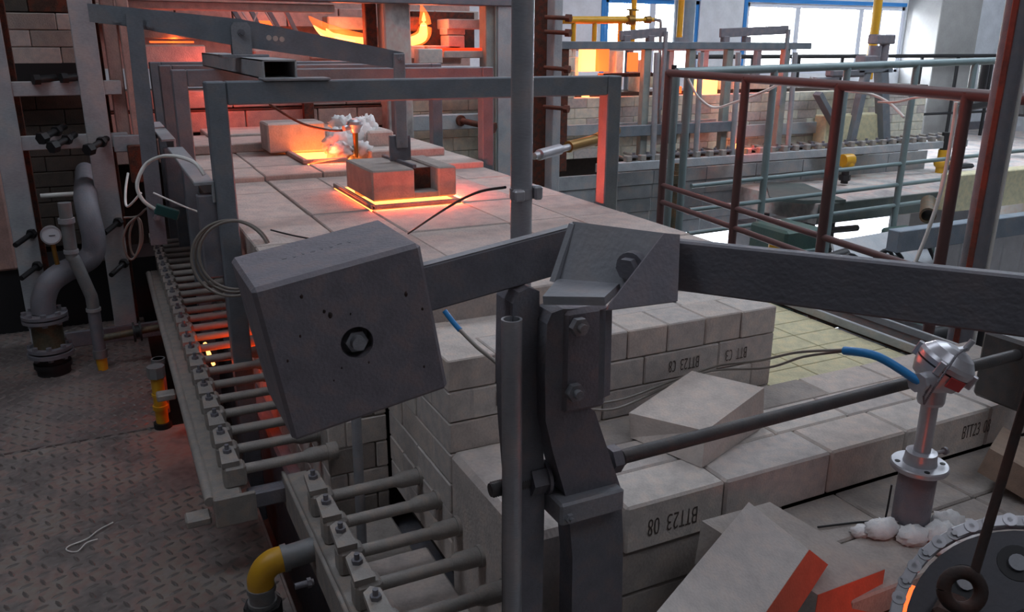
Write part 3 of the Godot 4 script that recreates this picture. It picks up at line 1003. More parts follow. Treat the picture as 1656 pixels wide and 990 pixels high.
	obj("tube", S().cyl(v(0.657, 0.43, -1.3), v(0.657, 4.2, -1.3), 0.0192, -1, 24), M.galv, po)
	obj("hose_clamp", S().cyl(v(0.657, 1.036, -1.3), v(0.657, 1.054, -1.3), 0.0212, -1, 20).box(v(0.64, 1.045, -1.277), v(0.02, 0.02, 0.016), 0.003).box(v(0.68, 1.047, -1.285), v(0.016, 0.024, 0.02), 0.003), M.alu, po)
	var cu := thing("cut_tube", "short grey steel tube with cut open top just left of the stand", "tube", v(0.53, -0.4, -1.07))
	obj("tube", S().pipe_end(v(0.541, -0.4, -1.08), v(0.531, 0.895, -1.08), 0.0165, 0.013, 20), M.galv, cu)
	var dr := thing("drain_tube", "thin vertical steel tube hanging between the near burners", "tube", v(0.47, -0.1, -1.72))
	obj("tube", S().cyl(v(0.47, -0.25, -1.83), v(0.478, 0.66, -1.83), 0.0125, -1, 14), M.galv, dr)
	obj("collar", S().cyl(v(0.471, -0.1, -1.83), v(0.471, -0.08, -1.83), 0.03, -1, 14).cyl(v(0.471, -0.02, -1.83), v(0.471, 0.0, -1.83), 0.03, -1, 14), M.steel_dark, dr)

# ---------------------------------------------------------------- the brick deck at the lower right
func deck_things() -> void:
	var white := [M.brick_a, M.brick_b, M.brick_c]
	var d := thing("brick_deck", "low brick deck with a stepped front face below the tie rod, right of the stand", "brickwork", v(1.5, -0.5, -1.3))
	obj("core", S().box(v(1.5, -0.12, -1.385), v(1.36, 0.9, 0.32)).box(v(1.75, -0.12, -1.05), v(1.35, 0.78, 0.38)), M.mortar, d)
	# top row, long bricks along the front edge
	var xs := [0.822, 1.066, 1.362, 1.60, 1.90, 2.2]
	var tags := ["front_brick", "front_brick", "front_brick", "front_brick", "front_brick"]
	for i in 5:
		piece("front_brick", d, v((xs[i] + xs[i + 1]) / 2, 0.387, -1.225), v(xs[i + 1] - xs[i] - 0.004, 0.106, 0.122), white[i % 3], 0.005)
	piece("front_brick", d, v(0.925, 0.28, -1.23), v(0.21, 0.1, 0.114), M.brick_dust, 0.005); piece("front_brick", d, v(1.14, 0.28, -1.23), v(0.21, 0.1, 0.114), M.brick_b, 0.005)
	piece("front_brick", d, v(0.95, 0.175, -1.235), v(0.24, 0.1, 0.114), M.brick_dust, 0.005)
	var x := 0.86
	for i in 6:
		piece("deck_brick", d, v(x + 0.115, 0.405, -1.348), v(0.226, 0.066, 0.114), pick(white), 0.004)
		if i < 6:
			piece("deck_brick", d, v(x + 0.06 + 0.115, 0.402, -1.466), v(0.226, 0.066, 0.114), pick(white + [M.brick_dust]), 0.004)
		x += 0.23
	# lower step with the sensor on it
	for i in 4:
		for j in 2:
			piece("step_tile", d, v(1.25 + 0.27 * i, 0.305, -1.09 - 0.0 + 0.15 * j), v(0.266, 0.056, 0.146), pick([M.brick_dust, M.brick_b]), 0.004)
	lettering("BTT23 08", d, v(0.935, 0.384, -1.1628), Vector3.LEFT, Vector3.DOWN, 0.050, M.ink, 0.52)
	lettering("BTT23 08", d, v(1.856, 0.391, -1.1628), Vector3.RIGHT, Vector3.UP, 0.046, M.ink, 0.48)
	# loose bricks
	var lb := thing("loose_brick", "big pale loose brick lying tilted on the deck behind the tie rod", "brick", v(1.15, 0.44, -1.4))
	obj("body", S().hexa([v(0.9998, 0.4400, -1.4146), v(1.0542, 0.4420, -1.2281), v(1.3136, 0.4400, -1.3284), v(1.2517, 0.4400, -1.5135), v(0.9956, 0.5000, -1.4209), v(1.0835, 0.5080, -1.2604), v(1.3149, 0.5350, -1.3389), v(1.2266, 0.5350, -1.4945)]), M.brick_c, lb)
	var o1 := thing("loose_brick", "pale brick propped in the foreground with an orange-lit end, left of its darker neighbour", "brick", v(1.0, 0.3, -1.0))
	var t1 := v(0.9893, 0.4922, -1.0158)
	var t2 := v(1.0281, 0.4498, -0.8997)
	var t4 := v(0.6864, 0.4465, -0.8795)
	var o1d := v(1.0974, 0.3891, -0.9142) - t2
	obj("body", S().hexa([t1, t2, t2 + t4 - t1, t4, t1 + o1d, t2 + o1d, t2 + t4 - t1 + o1d, t4 + o1d]), M.brick_b, o1)
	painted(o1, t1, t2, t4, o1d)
	var o2 := thing("loose_brick", "dusty dark brick in the foreground with an orange-lit face, below the sensor", "brick", v(1.1, 0.3, -0.95))
	var u1 := v(1.1380, 0.4027, -1.1097)
	var u2 := v(1.2212, 0.3567, -0.8886)
	var u4 := u1 + v(1.0315, 0.3741, -0.8711) - u2
	var o2d := v(1.1950, 0.2801, -0.8684) - u2
	obj("body", S().hexa([u1, u2, u2 + u4 - u1, u4, u1 + o2d, u2 + o2d, u2 + u4 - u1 + o2d, u4 + o2d]), M.brick_dust, o2)
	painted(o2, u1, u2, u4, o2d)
	var rb := thing("loose_brick", "crumbling rough insulating brick on the deck at the right edge", "brick", v(1.8, 0.44, -1.02))
	obj("body", tilted(v(1.7032, 0.4357, -1.0305), v(1.7287, 0.4102, -0.9153), v(1.8490, 0.4294, -1.0969), 0.065), M.rubble, rb)
	# thermocouple
	var t := thing("thermocouple", "silver thermocouple with domed aluminium head and flanged stem on the deck", "sensor", v(1.43, 0.333, -1.0))
	var o := v(1.43, 0.0, -1.0)
	obj("sleeve", S().lathe(o, Vector3.UP, [Vector2(0.0, 0.345), Vector2(0.037, 0.345), Vector2(0.037, 0.466), Vector2(0.0, 0.466)], 28), M.cast_iron, t)
	var fl := S().lathe(o, Vector3.UP, [Vector2(0.0, 0.466), Vector2(0.054, 0.466), Vector2(0.056, 0.469), Vector2(0.056, 0.476), Vector2(0.054, 0.479), Vector2(0.033, 0.479), Vector2(0.031, 0.49), Vector2(0.030, 0.504), Vector2(0.018, 0.506), Vector2(0.0, 0.506)], 32)
	obj("flange", fl, M.alu, t)
	for a in 4:
		var q := o + v(cos(a * PI / 2 + 0.6) * 0.044, 0.4792, sin(a * PI / 2 + 0.6) * 0.044)
		obj("flange_hole", S().cyl(q, q + v(0, 0.0008, 0), 0.0055, -1, 10), M.black, t)
	obj("stem", S().cyl(o + v(0, 0.5, 0), o + v(0, 0.625, 0), 0.0165, -1, 24), M.alu, t)
	obj("set_screw", S().cyl(o + v(0.025, 0.498, 0.01), o + v(0.048, 0.503, 0.018), 0.004, -1, 8).cyl(o + v(0.044, 0.503, 0.018), o + v(0.05, 0.503, 0.018), 0.008, -1, 10), M.steel, t)
	obj("neck", S().lathe(o, Vector3.UP, [Vector2(0.0, 0.612), Vector2(0.024, 0.612), Vector2(0.026, 0.618), Vector2(0.026, 0.645), Vector2(0.030, 0.652), Vector2(0.036, 0.672), Vector2(0.040, 0.70), Vector2(0.0, 0.70)], 28), M.alu, t)
	var ax := v(0.34, 0.90, 0.30).normalized()
	var hc := o + v(0.004, 0.672, 0.0)
	obj("head", S().lathe(hc, ax, [Vector2(0.0, -0.02), Vector2(0.044, -0.012), Vector2(0.052, 0.008), Vector2(0.054, 0.020), Vector2(0.0, 0.020)], 32), M.alu, t)
	obj("gasket", S().lathe(hc, ax, [Vector2(0.0, 0.020), Vector2(0.053, 0.020), Vector2(0.053, 0.024), Vector2(0.0, 0.024)], 32), M.black, t)
	obj("lid", S().lathe(hc, ax, [Vector2(0.0, 0.024), Vector2(0.055, 0.024), Vector2(0.056, 0.034), Vector2(0.053, 0.042), Vector2(0.040, 0.058), Vector2(0.022, 0.066), Vector2(0.0, 0.067)], 32), M.alu, t)
	var bs := Basis(v(1, 0, 0).cross(ax).normalized().cross(ax).normalized() * -1.0, ax, Vector3.ZERO)
	for k in 4:
		var dd := Basis(ax, k * PI / 2 + 0.5) * ax.cross(v(0, 0, 1)).normalized()
		var lug := S().box(hc + dd * 0.056 + ax * 0.026, v(0.014, 0.03, 0.014), 0.002, Basis(dd, ax, dd.cross(ax)))
		obj("lug", lug, M.alu, t)
	obj("lid_screw", S().cyl(hc + ax * 0.062 + v(0.02, 0, 0.004), hc + ax * 0.084 + v(0.022, 0, 0.004), 0.006, -1, 10).box(hc + ax * 0.064 + v(0.012, -0.002, 0.0), v(0.035, 0.008, 0.014), 0.002), M.alu, t)
	var face := v(-0.245, 0, 0.76)
	face = (face - ax * face.dot(ax)).normalized()
	obj("maker_plate", S().box(hc + face * 0.0545 + ax * 0.012, v(0.036, 0.022, 0.004), 0.001, Basis(ax.cross(face).normalized(), ax, face)), M.label_red, t)
	var gl := S()
	var g0 := hc + v(-0.045, 0.005, 0.02)
	var g1 := hc + v(-0.088, 0.012, 0.030)
	gl.cyl(g0, g1, 0.018, 0.017, 18)
	gl.prism_n(g1, g1 + (g1 - g0).normalized() * 0.012, 0.019, 8)
	obj("cable_gland", gl, M.alu, t)
	var side := v(-0.95, 0, 0.15)
	side = (side - ax * side.dot(ax)).normalized()
	var curve := Curve3D.new()
	for q in [hc + ax * 0.07 + v(0.008, 0, 0.01), hc + side * 0.03 + face * 0.02 + ax * 0.064, hc + side * 0.05 + face * 0.032 + ax * 0.036, hc + side * 0.052 + face * 0.036 + ax * 0.0, hc + side * 0.05 + face * 0.036 - ax * 0.035 + v(0, -0.01, 0), hc + side * 0.062 + face * 0.034 - ax * 0.03, hc + side * 0.07 + face * 0.03 + v(0, -0.005, 0)]:
		curve.add_point(q)
	var cs := S()
	for q in curve.tessellate_even_length(6, 0.0045):
		cs.lump(q, v(0.0024, 0.0024, 0.0024), 1, 0.0, 4, 6)
	obj("chain", cs, M.steel_dark, t)
	# fibre wool round the foot
	var wl := S()
	for q in [[1.345, 0.345, -1.0, 0.042, 0.020, 0.026], [1.385, 0.343, -0.955, 0.036, 0.020, 0.026], [1.44, 0.345, -0.935, 0.040, 0.022, 0.030], [1.485, 0.345, -0.955, 0.036, 0.026, 0.028], [1.415, 0.34, -0.90, 0.030, 0.014, 0.022], [1.475, 0.340, -0.90, 0.040, 0.014, 0.022], [1.52, 0.338, -0.935, 0.028, 0.014, 0.024], [1.50, 0.336, -0.875, 0.03, 0.01, 0.016], [1.31, 0.338, -1.02, 0.026, 0.010, 0.018]]:
		wl.lump(v(q[0], q[1], q[2]), v(q[3], q[4], q[5]), int(q[0] * 1000), 0.45, 16, 24)
	one("fibre_wool", wl, M.wool, "torn white fibre wool packed around the thermocouple foot", "fibre wool")
	one("bent_wire", S().tube([v(1.24, 0.338, -1.07), v(1.33, 0.336, -1.05), v(1.385, 0.337, -1.03), v(1.393, 0.35, -1.03), v(1.395, 0.42, -1.03)], 0.0022, 6), M.black, "thin black bent wire beside the thermocouple sleeve", "wire")
	# sprocket with chain at the lower right corner
	var sc := v(1.0566, 0.5116, -0.5099)
	var sp := thing("sprocket", "dark sprocket plate with a bright roller chain in the lower right corner", "sprocket", sc)
	var na := (v(0, 1.3, 0) - sc).normalized()
	na = (na + v(0.1, 0.35, 0.15)).normalized()
	var su := Shape.across(na)
	var sw := na.cross(su)
	obj("plate", S().lathe(sc, na, [Vector2(0.0, -0.012), Vector2(0.172, -0.012), Vector2(0.172, 0.0), Vector2(0.0, 0.0)], 48), M.sprocket, sp)
	obj("hub", S().lathe(sc, na, [Vector2(0.0, 0.0), Vector2(0.06, 0.0), Vector2(0.06, 0.02), Vector2(0.0, 0.02)], 32), M.black, sp)
	for k in 10:
		var f := TAU * k / 10.0
		var q := sc + (su * cos(f) + sw * sin(f)) * 0.125
		obj("lightening_hole", S().cyl(q, q + na * 0.001, 0.026, -1, 20), M.black, sp)
		obj("stud", S().cyl(q - na * 0.001, q + na * 0.006, 0.012, -1, 14), M.steel, sp)
	for k in 44:
		var f := TAU * k / 44.0
		var f2 := TAU * (k + 1) / 44.0
		var rr := 0.186
		var a := sc + (su * cos(f) + sw * sin(f)) * rr
		var b := sc + (su * cos(f2) + sw * sin(f2)) * rr
		var off := na * (0.006 if k % 2 else 0.002)
		var link := S()
		link.bar(a + off, b + off, 0.003, 0.016, 0.001, (a - sc).normalized())
		link.cyl(a + off - na * 0.002, a + off + na * 0.003, 0.0098, -1, 12)
		link.cyl(a - na * 0.014, a + na * 0.009, 0.004, -1, 8)
		link.bar(a - na * 0.012, b - na * 0.012, 0.003, 0.016, 0.001, (a - sc).normalized())
		obj("chain_link", link, M.alu if k % 2 else M.galv, sp)
	var rod := thing("hook_rod", "thin dark round bar ending in an eye at the lower right", "rod", v(0.8835, 0.6555, -0.5293))
	obj("bar", S().cyl(v(1.0084, 0.9460, -0.5712), v(0.8949, 0.6736, -0.5302), 0.0058, -1, 12), M.dark_rust, rod)
	obj("eye", S().ring(v(0.8813, 0.6591, -0.5317), v(-0.5, 0.35, 0.8), 0.022, 0.0085, 24, 10), M.dark_rust, rod)
	# hot slot under the sprocket, its light on the two propped bricks is mostly in their colour
	var hs := thing("hot_slot", "glowing orange slot under the sprocket at the lower right", "furnace opening", v(1.1118, 0.4227, -0.7202))
	var hp := v(1.1484, 0.3619, -0.7625)
	obj("hot_face", S().box(hp, v(0.16, 0.02, 0.06), 0.0, Basis(Vector3.UP, 0.5)), M.glow_orange, hs)
	glow(hp + v(0.0, 0.03, 0.03), Color(1.0, 0.3, 0.14), 0.003)
	one("slot_cover", S().box(v(0.9895, 0.5406, -0.6000), v(0.06, 0.03, 0.05), 0.006, Basis(Vector3.UP, 0.4)), M.dark_rust, "small rusty block under the eye of the dark bar", "block")

# ---------------------------------------------------------------- glowing blocks on the roof
func hot_blocks() -> void:
	var b := thing("damper_block", "refractory damper block with a notched top over the glowing front opening", "damper block", v(1.05, 0.70, -3.16))
	# bed that glows in the opening
	obj("body", S().box(v(0.972, 0.782, -3.17), v(0.168, 0.115, 0.36), 0.006).box(v(1.19, 0.782, -3.17), v(0.075, 0.115, 0.36), 0.006).box(v(1.105, 0.778, -3.22), v(0.11, 0.10, 0.26), 0.004).box(v(1.105, 0.736, -3.17), v(0.11, 0.022, 0.35), 0.002), M.brick_dust, b)
	obj("rib", S().box(v(1.06, 0.842, -3.19), v(0.016, 0.016, 0.33), 0.002, Basis(Vector3.UP, 0.06)), M.steel_dark, b)
	obj("notch_face", S().box(v(1.105, 0.788, -3.082), v(0.105, 0.08, 0.012)), M.rust, b)
	var g := thing("glowing_opening", "yellow-orange glowing opening under the notched damper block", "furnace opening", v(1.05, 0.66, -3.2))
	obj("hot_bed", S().box(v(1.055, 0.685, -3.23), v(0.366, 0.03, 0.535)), M.glow_white, g)
	obj("rim", S().box(v(0.878, 0.712, -3.23), v(0.02, 0.02, 0.54), 0.003).box(v(1.055, 0.708, -2.968), v(0.36, 0.018, 0.016), 0.003), M.brick_dust, g)
	obj("spacer", S().box(v(0.95, 0.712, -3.3), v(0.06, 0.024, 0.1)).box(v(1.2, 0.712, -3.3), v(0.06, 0.024, 0.1)), M.red_brick, g)
	area(v(1.055, 0.712, -2.955), v(0, 0.55, 1), Vector2(0.36, 0.02), Color(1.0, 0.34, 0.2), 0.3)
	area(v(1.255, 0.712, -3.2), v(1, 0.5, 0), Vector2(0.4, 0.02), Color(1.0, 0.30, 0.2), 0.8)
	area(v(0.868, 0.715, -3.2), v(-1, 0.5, 0), Vector2(0.4, 0.02), Color(1.0, 0.36, 0.16), 0.15)
	# hanger plate of the block
	var h := thing("damper_hanger", "grey steel hanger plate and link standing on the notched damper block", "hanger", v(1.07, 0.8, -3.2))
	obj("plate", S().box(v(1.072, 0.893, -3.2), v(0.088, 0.10, 0.012), 0.002), M.steel_dark, h)
	obj("link", S().box(v(1.076, 1.075, -3.185), v(0.046, 0.36, 0.014), 0.003), M.steel, h)
	var bo := S()
	bolt_head(bo, v(1.076, 0.915, -3.178), v(0, 0, 1), 0.010, 0.006)
	bolt_head(bo, v(1.08, 1.235, -3.178), v(0, 0, 1), 0.012, 0.008)
	obj("bolt", bo, M.steel, h)
	# second opening with wool and sensor
	var g2 := thing("glowing_opening", "bright yellow glowing opening at the back, left of the wool heap", "furnace opening", v(1.0, 0.66, -4.3))
	obj("hot_bed", S().box(v(1.0, 0.712, -4.24), v(0.19, 0.03, 0.27)).box(v(1.02, 0.70, -4.4), v(0.26, 0.03, 0.4)), M.glow_white, g2)
	obj("rim", S().box(v(0.98, 0.738, -4.085), v(0.22, 0.02, 0.03), 0.003).box(v(0.885, 0.738, -4.3), v(0.025, 0.02, 0.42), 0.003), M.red_brick, g2)
	area(v(0.99, 0.745, -4.08), v(-0.1, 0.8, 0.6), Vector2(0.16, 0.1), Color(1.0, 0.42, 0.18), 0.35)
	glow(v(1.02, 0.79, -4.12), Color(1.0, 0.36, 0.2), 0.03)
	one("insulation_box", S().box(v(0.93, 0.815, -4.56), v(0.3, 0.15, 0.22), 0.008), M.cast, "pale insulation block behind the back glowing opening, left of the wool", "block")
	var w := S()
	for q in [[1.10, 0.79, -4.26, 0.075, 0.08], [1.17, 0.81, -4.34, 0.085, 0.11], [1.25, 0.80, -4.38, 0.085, 0.11], [1.08, 0.765, -4.18, 0.06, 0.045], [1.14, 0.885, -4.36, 0.06, 0.04], [1.30, 0.83, -4.40, 0.05, 0.09], [1.20, 0.765, -4.2, 0.05, 0.045]]:
		w.lump(v(q[0], q[1], q[2]), v(q[3], q[4], q[3]), int(q[0] * 500), 0.5, 18, 26)
	one("wool_heap", w, M.wool, "ragged pink-lit heap of fibre wool beside the back glowing opening", "fibre wool")
	one("insulation_block", S().box(v(1.33, 0.795, -4.42), v(0.14, 0.11, 0.3), 0.01), M.tile_a, "pale block right of the wool heap on the channel roof", "block")
	var t := thing("thermocouple", "small reddish thermocouple standing in the wool heap on the roof", "sensor", v(1.16, 0.73, -4.2))
	obj("stem", S().cyl(v(1.158, 0.735, -4.15), v(1.158, 0.87, -4.15), 0.008, 0.016, 12), M.brass, t)
	obj("head", S().lathe(v(1.158, 0.86, -4.15), Vector3.UP, [Vector2(0.0, 0.0), Vector2(0.022, 0.0), Vector2(0.028, 0.02), Vector2(0.042, 0.04), Vector2(0.038, 0.055), Vector2(0.018, 0.066), Vector2(0.0, 0.066)], 20).cyl(v(1.14, 0.89, -4.15), v(1.095, 0.885, -4.13), 0.014, -1, 12), M.alu, t)
	one("sensor_cable", S().tube([v(1.095, 0.872, -4.16), v(1.0, 0.885, -4.1), v(0.86, 0.93, -4.02), v(0.72, 1.02, -4.0)], 0.006, 8), M.rust, "rusty cable rising left from the small thermocouple in the wool", "cable")

# ---------------------------------------------------------------- the upper lever at the left
func upper_lever() -> void:
	var z := -3.2
	var l := thing("upper_lever", "long grey flat lever across the upper left with link plates and bolts", "lever", v(0.55, 1.25, z))
	obj("bar", S().plate([Vector2(0.02, 1.355), Vector2(0.125, 1.343), Vector2(0.50, 1.277), Vector2(0.50, 1.371), Vector2(0.125, 1.404), Vector2(0.02, 1.412)], v(0, 0, z - 0.008), Vector3.RIGHT, Vector3.UP, 0.016), M.frame_paint, l)
	obj("bar", S().plate([Vector2(0.50, 1.277), Vector2(1.067, 1.198), Vector2(1.10, 1.205), Vector2(1.098, 1.258), Vector2(0.50, 1.371)], v(0, 0, z - 0.008), Vector3.RIGHT, Vector3.UP, 0.016), M.frame_paint, l)
	var h := S()
	for x in [0.592, 0.615, 0.638]:
		h.cyl(v(x, 1.308 - (x - 0.6) * 0.1, z + 0.009), v(x, 1.308 - (x - 0.6) * 0.1, z + 0.0095), 0.0095, -1, 14)
	obj("bolt_hole", h, M.tile_a, l)
	for x in [0.10, 0.135, 0.165, 0.20]:
		var b := S()
		bolt_head(b, v(x, 1.357 - (x - 0.1) * 0.13, z + 0.009), v(0, 0, 1), 0.012, 0.005)
		obj("bolt", b, M.frame_paint, l)
	var fk := thing("fulcrum_fork", "grey fork plate with a pin carrying the upper lever on the tube beam", "fork", v(0.497, 1.24, z))
	obj("cheek", S().plate([Vector2(0.462, 1.245), Vector2(0.462, 1.345), Vector2(0.472, 1.36), Vector2(0.518, 1.36), Vector2(0.528, 1.345), Vector2(0.528, 1.245)], v(0, 0, z + 0.012), Vector3.RIGHT, Vector3.UP, 0.012), M.steel, fk)
	obj("cheek", S().plate([Vector2(0.462, 1.245), Vector2(0.462, 1.345), Vector2(0.472, 1.36), Vector2(0.518, 1.36), Vector2(0.528, 1.345), Vector2(0.528, 1.245)], v(0, 0, z - 0.024), Vector3.RIGHT, Vector3.UP, 0.012), M.steel, fk)
	var pn := S()
	bolt_head(pn, v(0.495, 1.325, z + 0.024), v(0, 0, 1), 0.013, 0.008)
	obj("pin", pn, M.steel_dark, fk)
	obj("foot", S().box(v(0.5, 1.246, z), v(0.16, 0.012, 0.12), 0.002), M.steel, fk)
	var tb := thing("tube_beam", "square tube beam lying across the portal frames under the upper lever", "beam", v(0.53, 1.18, -3.7))
	var a := v(0.535, 1.213, -2.74)
	var c := v(0.535, 1.213, -4.3)
	var t := S()
	for q in [[v(0.05, 0, 0), v(0.006, 0.06, 0)], [v(-0.05, 0, 0), v(0.006, 0.06, 0)], [v(0, 0.027, 0), v(0.106, 0.006, 0)], [v(0, -0.027, 0), v(0.106, 0.006, 0)]]:
		t.box((a + c) / 2 + q[0], v(q[1].x, q[1].y, 1.56), 0.001)
	obj("tube", t, M.column_paint, tb)
	obj("seat_plate", S().box(v(0.58, 1.184, -2.75), v(0.21, 0.008, 0.09), 0.002), M.steel, tb)
	var hg := thing("lever_hanger", "long flat grey bar hanging from the left end of the upper lever", "hanger", v(0.15, 0.62, -3.16))
	obj("bar", S().hexa([v(0.115, 0.60, -3.17), v(0.17, 0.60, -3.17), v(0.17, 0.60, -3.155), v(0.115, 0.60, -3.155), v(0.13, 1.38, -3.185), v(0.18, 1.38, -3.185), v(0.18, 1.38, -3.17), v(0.13, 1.38, -3.17)]), M.frame_paint, hg)
	var hb := S()
	bolt_head(hb, v(0.145, 0.70, -3.152), v(0, 0, 1), 0.012, 0.006)
	obj("bolt", hb, M.steel, hg)

# ---------------------------------------------------------------- the melting furnace behind the channel
func melting_furnace() -> void:
	var f := thing("melting_furnace", "big brick melting furnace at the back with red-lit block courses and open flames", "furnace", v(1.3, -0.5, -6.2))
	obj("core", S().box(v(1.0, 0.2, -6.5), v(2.2, 1.5, 0.9)), M.mortar, f)
	# big blocks facing the channel, two courses with a dark gap
	var x := -0.1
	for w in [0.42, 0.5, 0.48, 0.28, 0.30]:
		piece("block", f, v(x + w / 2, 0.93, -5.95), v(w - 0.006, 0.11, 0.2), M.tile_b, 0.006)
		piece("block", f, v(x + w / 2 + 0.07, 0.79, -5.93), v(w - 0.006, 0.13, 0.2), M.pink_brick, 0.006)
		piece("block", f, v(x + w / 2, 0.62, -5.9), v(w - 0.006, 0.15, 0.2), M.brick_dust, 0.006)
		x += w
	obj("ledge", S().box(v(0.9, 0.862, -5.9), v(1.9, 0.012, 0.14), 0.002), M.rust, f)
	obj("stay_post", S().box(v(1.30, 0.88, -5.80), v(0.07, 0.34, 0.05), 0.004), M.rust, f)
	# upper bench with the flame gap
	obj("bench", S().box(v(1.75, 1.19, -6.3), v(1.5, 0.10, 0.7), 0.01), M.tile_b, f)
	for q in [[1.5, 0.26], [1.78, 0.27], [2.06, 0.26], [2.34, 0.26]]:
		piece("bench_brick", f, v(q[0], 1.225, -5.96), v(q[1], 0.09, 0.12), pick([M.tile_a, M.brick_dust]), 0.006)
	piece("bench_brick", f, v(2.16, 1.20, -5.75), v(0.18, 0.1, 0.1), M.brick_b, 0.006)
	obj("back_wall", S().box(v(1.35, 1.55, -6.9), v(3.2, 0.9, 0.12)), M.red_brick, f)
	for i in 8:
		piece("upper_brick", f, v(0.0 + 0.40 * i, 1.47, -6.80), v(0.39, 0.14, 0.1), pick([M.tile_b, M.red_brick]), 0.006)
	piece("upper_block", f, v(1.66, 1.42, -6.1), v(0.27, 0.09, 0.16), M.brick_dust, 0.008)
	piece("upper_block", f, v(2.16, 1.42, -6.1), v(0.18, 0.1, 0.16), M.rust, 0.008)
	obj("left_block", S().box(v(0.47, 1.20, -5.85), v(0.40, 0.14, 0.2), 0.008), M.tile_a, f)
	obj("left_lintel", S().box(v(0.55, 1.345, -5.95), v(0.62, 0.08, 0.2), 0.008), M.tile_b, f)
	obj("right_shelf", S().box(v(2.46, 1.21, -5.9), v(0.36, 0.05, 0.3), 0.006).box(v(2.5, 1.42, -6.0), v(0.26, 0.07, 0.22), 0.006).box(v(2.44, 1.29, -5.98), v(0.13, 0.1, 0.16), 0.006).box(v(2.44, 1.37, -5.98), v(0.15, 0.05, 0.14), 0.006), M.tile_b, f)
	obj("shelf_wall", S().box(v(2.45, 1.35, -6.2), v(0.5, 0.32, 0.06)), M.rust, f)
	# slit at the left that glows
	obj("hot_slit", S().box(v(0.49, 1.287, -5.9), v(0.26, 0.012, 0.04)), M.glow_orange, f)
	obj("hot_crack", S().box(v(2.45, 1.245, -5.86), v(0.34, 0.018, 0.2)), M.glow_red, f)
	# leaning stays in the upper left
	var st := S()
	for q in [[0.94, 1.08], [1.06, 1.16], [1.18, 1.30], [1.30, 1.40]]:
		st.bar(v(q[0], 1.50, -6.3), v(q[1], 1.25, -6.25), 0.03, 0.03, 0.002, Vector3.FORWARD)
	obj("stays", st, M.steel_dark, f)
	var cr := S()
	cr.bar(v(0.98, 1.49, -6.2), v(1.12, 1.27, -6.2), 0.01, 0.012, 0.001, Vector3.FORWARD)
	cr.bar(v(1.09, 1.49, -6.2), v(0.98, 1.27, -6.2), 0.01, 0.012, 0.001, Vector3.FORWARD)
	cr.bar(v(1.14, 1.49, -6.2), v(1.27, 1.25, -6.2), 0.01, 0.012, 0.001, Vector3.FORWARD)
	obj("cross_brace", cr, M.column_paint, f)
	obj("hot_window", S().box(v(1.22, 1.37, -6.70), v(0.12, 0.14, 0.02)), M.glow_orange, f)
	# flames
	var f1 := thing("flame", "long yellow flame licking left along the furnace bench, left of the pale column", "flame", v(1.6, 1.26, -6.0))
	obj("core", S().tongue([v(1.86, 1.30, -6.0), v(1.72, 1.30, -6.0), v(1.58, 1.315, -6.0), v(1.48, 1.35, -6.0), v(1.42, 1.40, -6.0)], [0.022, 0.028, 0.034, 0.022, 0.002]).tongue([v(1.70, 1.30, -5.98), v(1.56, 1.32, -5.98), v(1.50, 1.38, -5.98)], [0.02, 0.03, 0.002]), M.flame, f1)
	obj("outer", S().tongue([v(1.86, 1.305, -6.0), v(1.70, 1.32, -6.0), v(1.55, 1.35, -6.0), v(1.46, 1.40, -6.0), v(1.39, 1.46, -6.0)], [0.03, 0.045, 0.055, 0.035, 0.002]), M.flame_edge, f1)
	var f2 := thing("flame", "upright yellow flame right of the pale column at the back", "flame", v(2.15, 1.27, -5.98))
	obj("core", S().tongue([v(2.02, 1.295, -5.98), v(2.12, 1.30, -5.98), v(2.20, 1.33, -5.98), v(2.215, 1.40, -5.98), v(2.22, 1.50, -5.98)], [0.025, 0.032, 0.038, 0.026, 0.002]), M.flame, f2)
	obj("outer", S().tongue([v(2.05, 1.30, -5.98), v(2.16, 1.31, -5.98), v(2.22, 1.36, -5.98), v(2.225, 1.46, -5.98), v(2.20, 1.55, -5.98)], [0.03, 0.05, 0.052, 0.04, 0.004]), M.flame_edge, f2)
	glow(v(1.6, 1.36, -5.9), Color(1.0, 0.5, 0.34), 0.12, 0.08)
	glow(v(2.2, 1.40, -5.86), Color(1.0, 0.5, 0.34), 0.12, 0.06)
	glow(v(1.2, 1.42, -6.5), Color(1.0, 0.38, 0.27), 0.04, 0.06)
	glow(v(0.7, 1.06, -5.6), Color(1.0, 0.34, 0.24), 0.12, 0.06)
	glow(v(0.5, 1.29, -5.84), Color(1.0, 0.4, 0.15), 0.012, 0.02)
	# columns and beams in front of it
	one("concrete_column", S().box(v(1.925, 1.2, -5.78), v(0.19, 3.4, 0.16), 0.01), M.concrete, "pale concrete-grey column in front of the flames", "column")
	one("rusty_column", S().box(v(1.77, 1.55, -5.84), v(0.08, 0.7, 0.08), 0.006), M.rust, "short rusty post just left of the pale column", "post")
	one("steel_column", S().box(v(2.615, 1.3, -5.75), v(0.07, 3.6, 0.12), 0.006).box(v(2.652, 1.3, -5.75), v(0.012, 3.6, 0.16), 0.003), M.post_grey, "grey-green steel column at the right end of the flames", "column")
	one("steel_column", S().box(v(2.745, 1.3, -5.72), v(0.16, 3.6, 0.10), 0.006), M.column_paint, "flat pink-lit steel column directly left of the galvanised pole", "column")
	one("lower_head_beam", S().box(v(0.85, 1.50, -5.76), v(1.3, 0.05, 0.10), 0.006), M.tile_b, "pink-tan beam under the dark head beam at the upper left", "beam")
	one("head_beam", S().box(v(1.4, 1.565, -5.72), v(2.9, 0.05, 0.12), 0.006), M.steel_dark, "dark steel beam along the top over the flames", "beam")
	# brick side wall seen between the portal frames at the right
	var b := thing("side_wall", "pale green-grey brick wall behind the frames, right of the notched block", "brickwork", v(2.6, -0.4, -6.0))
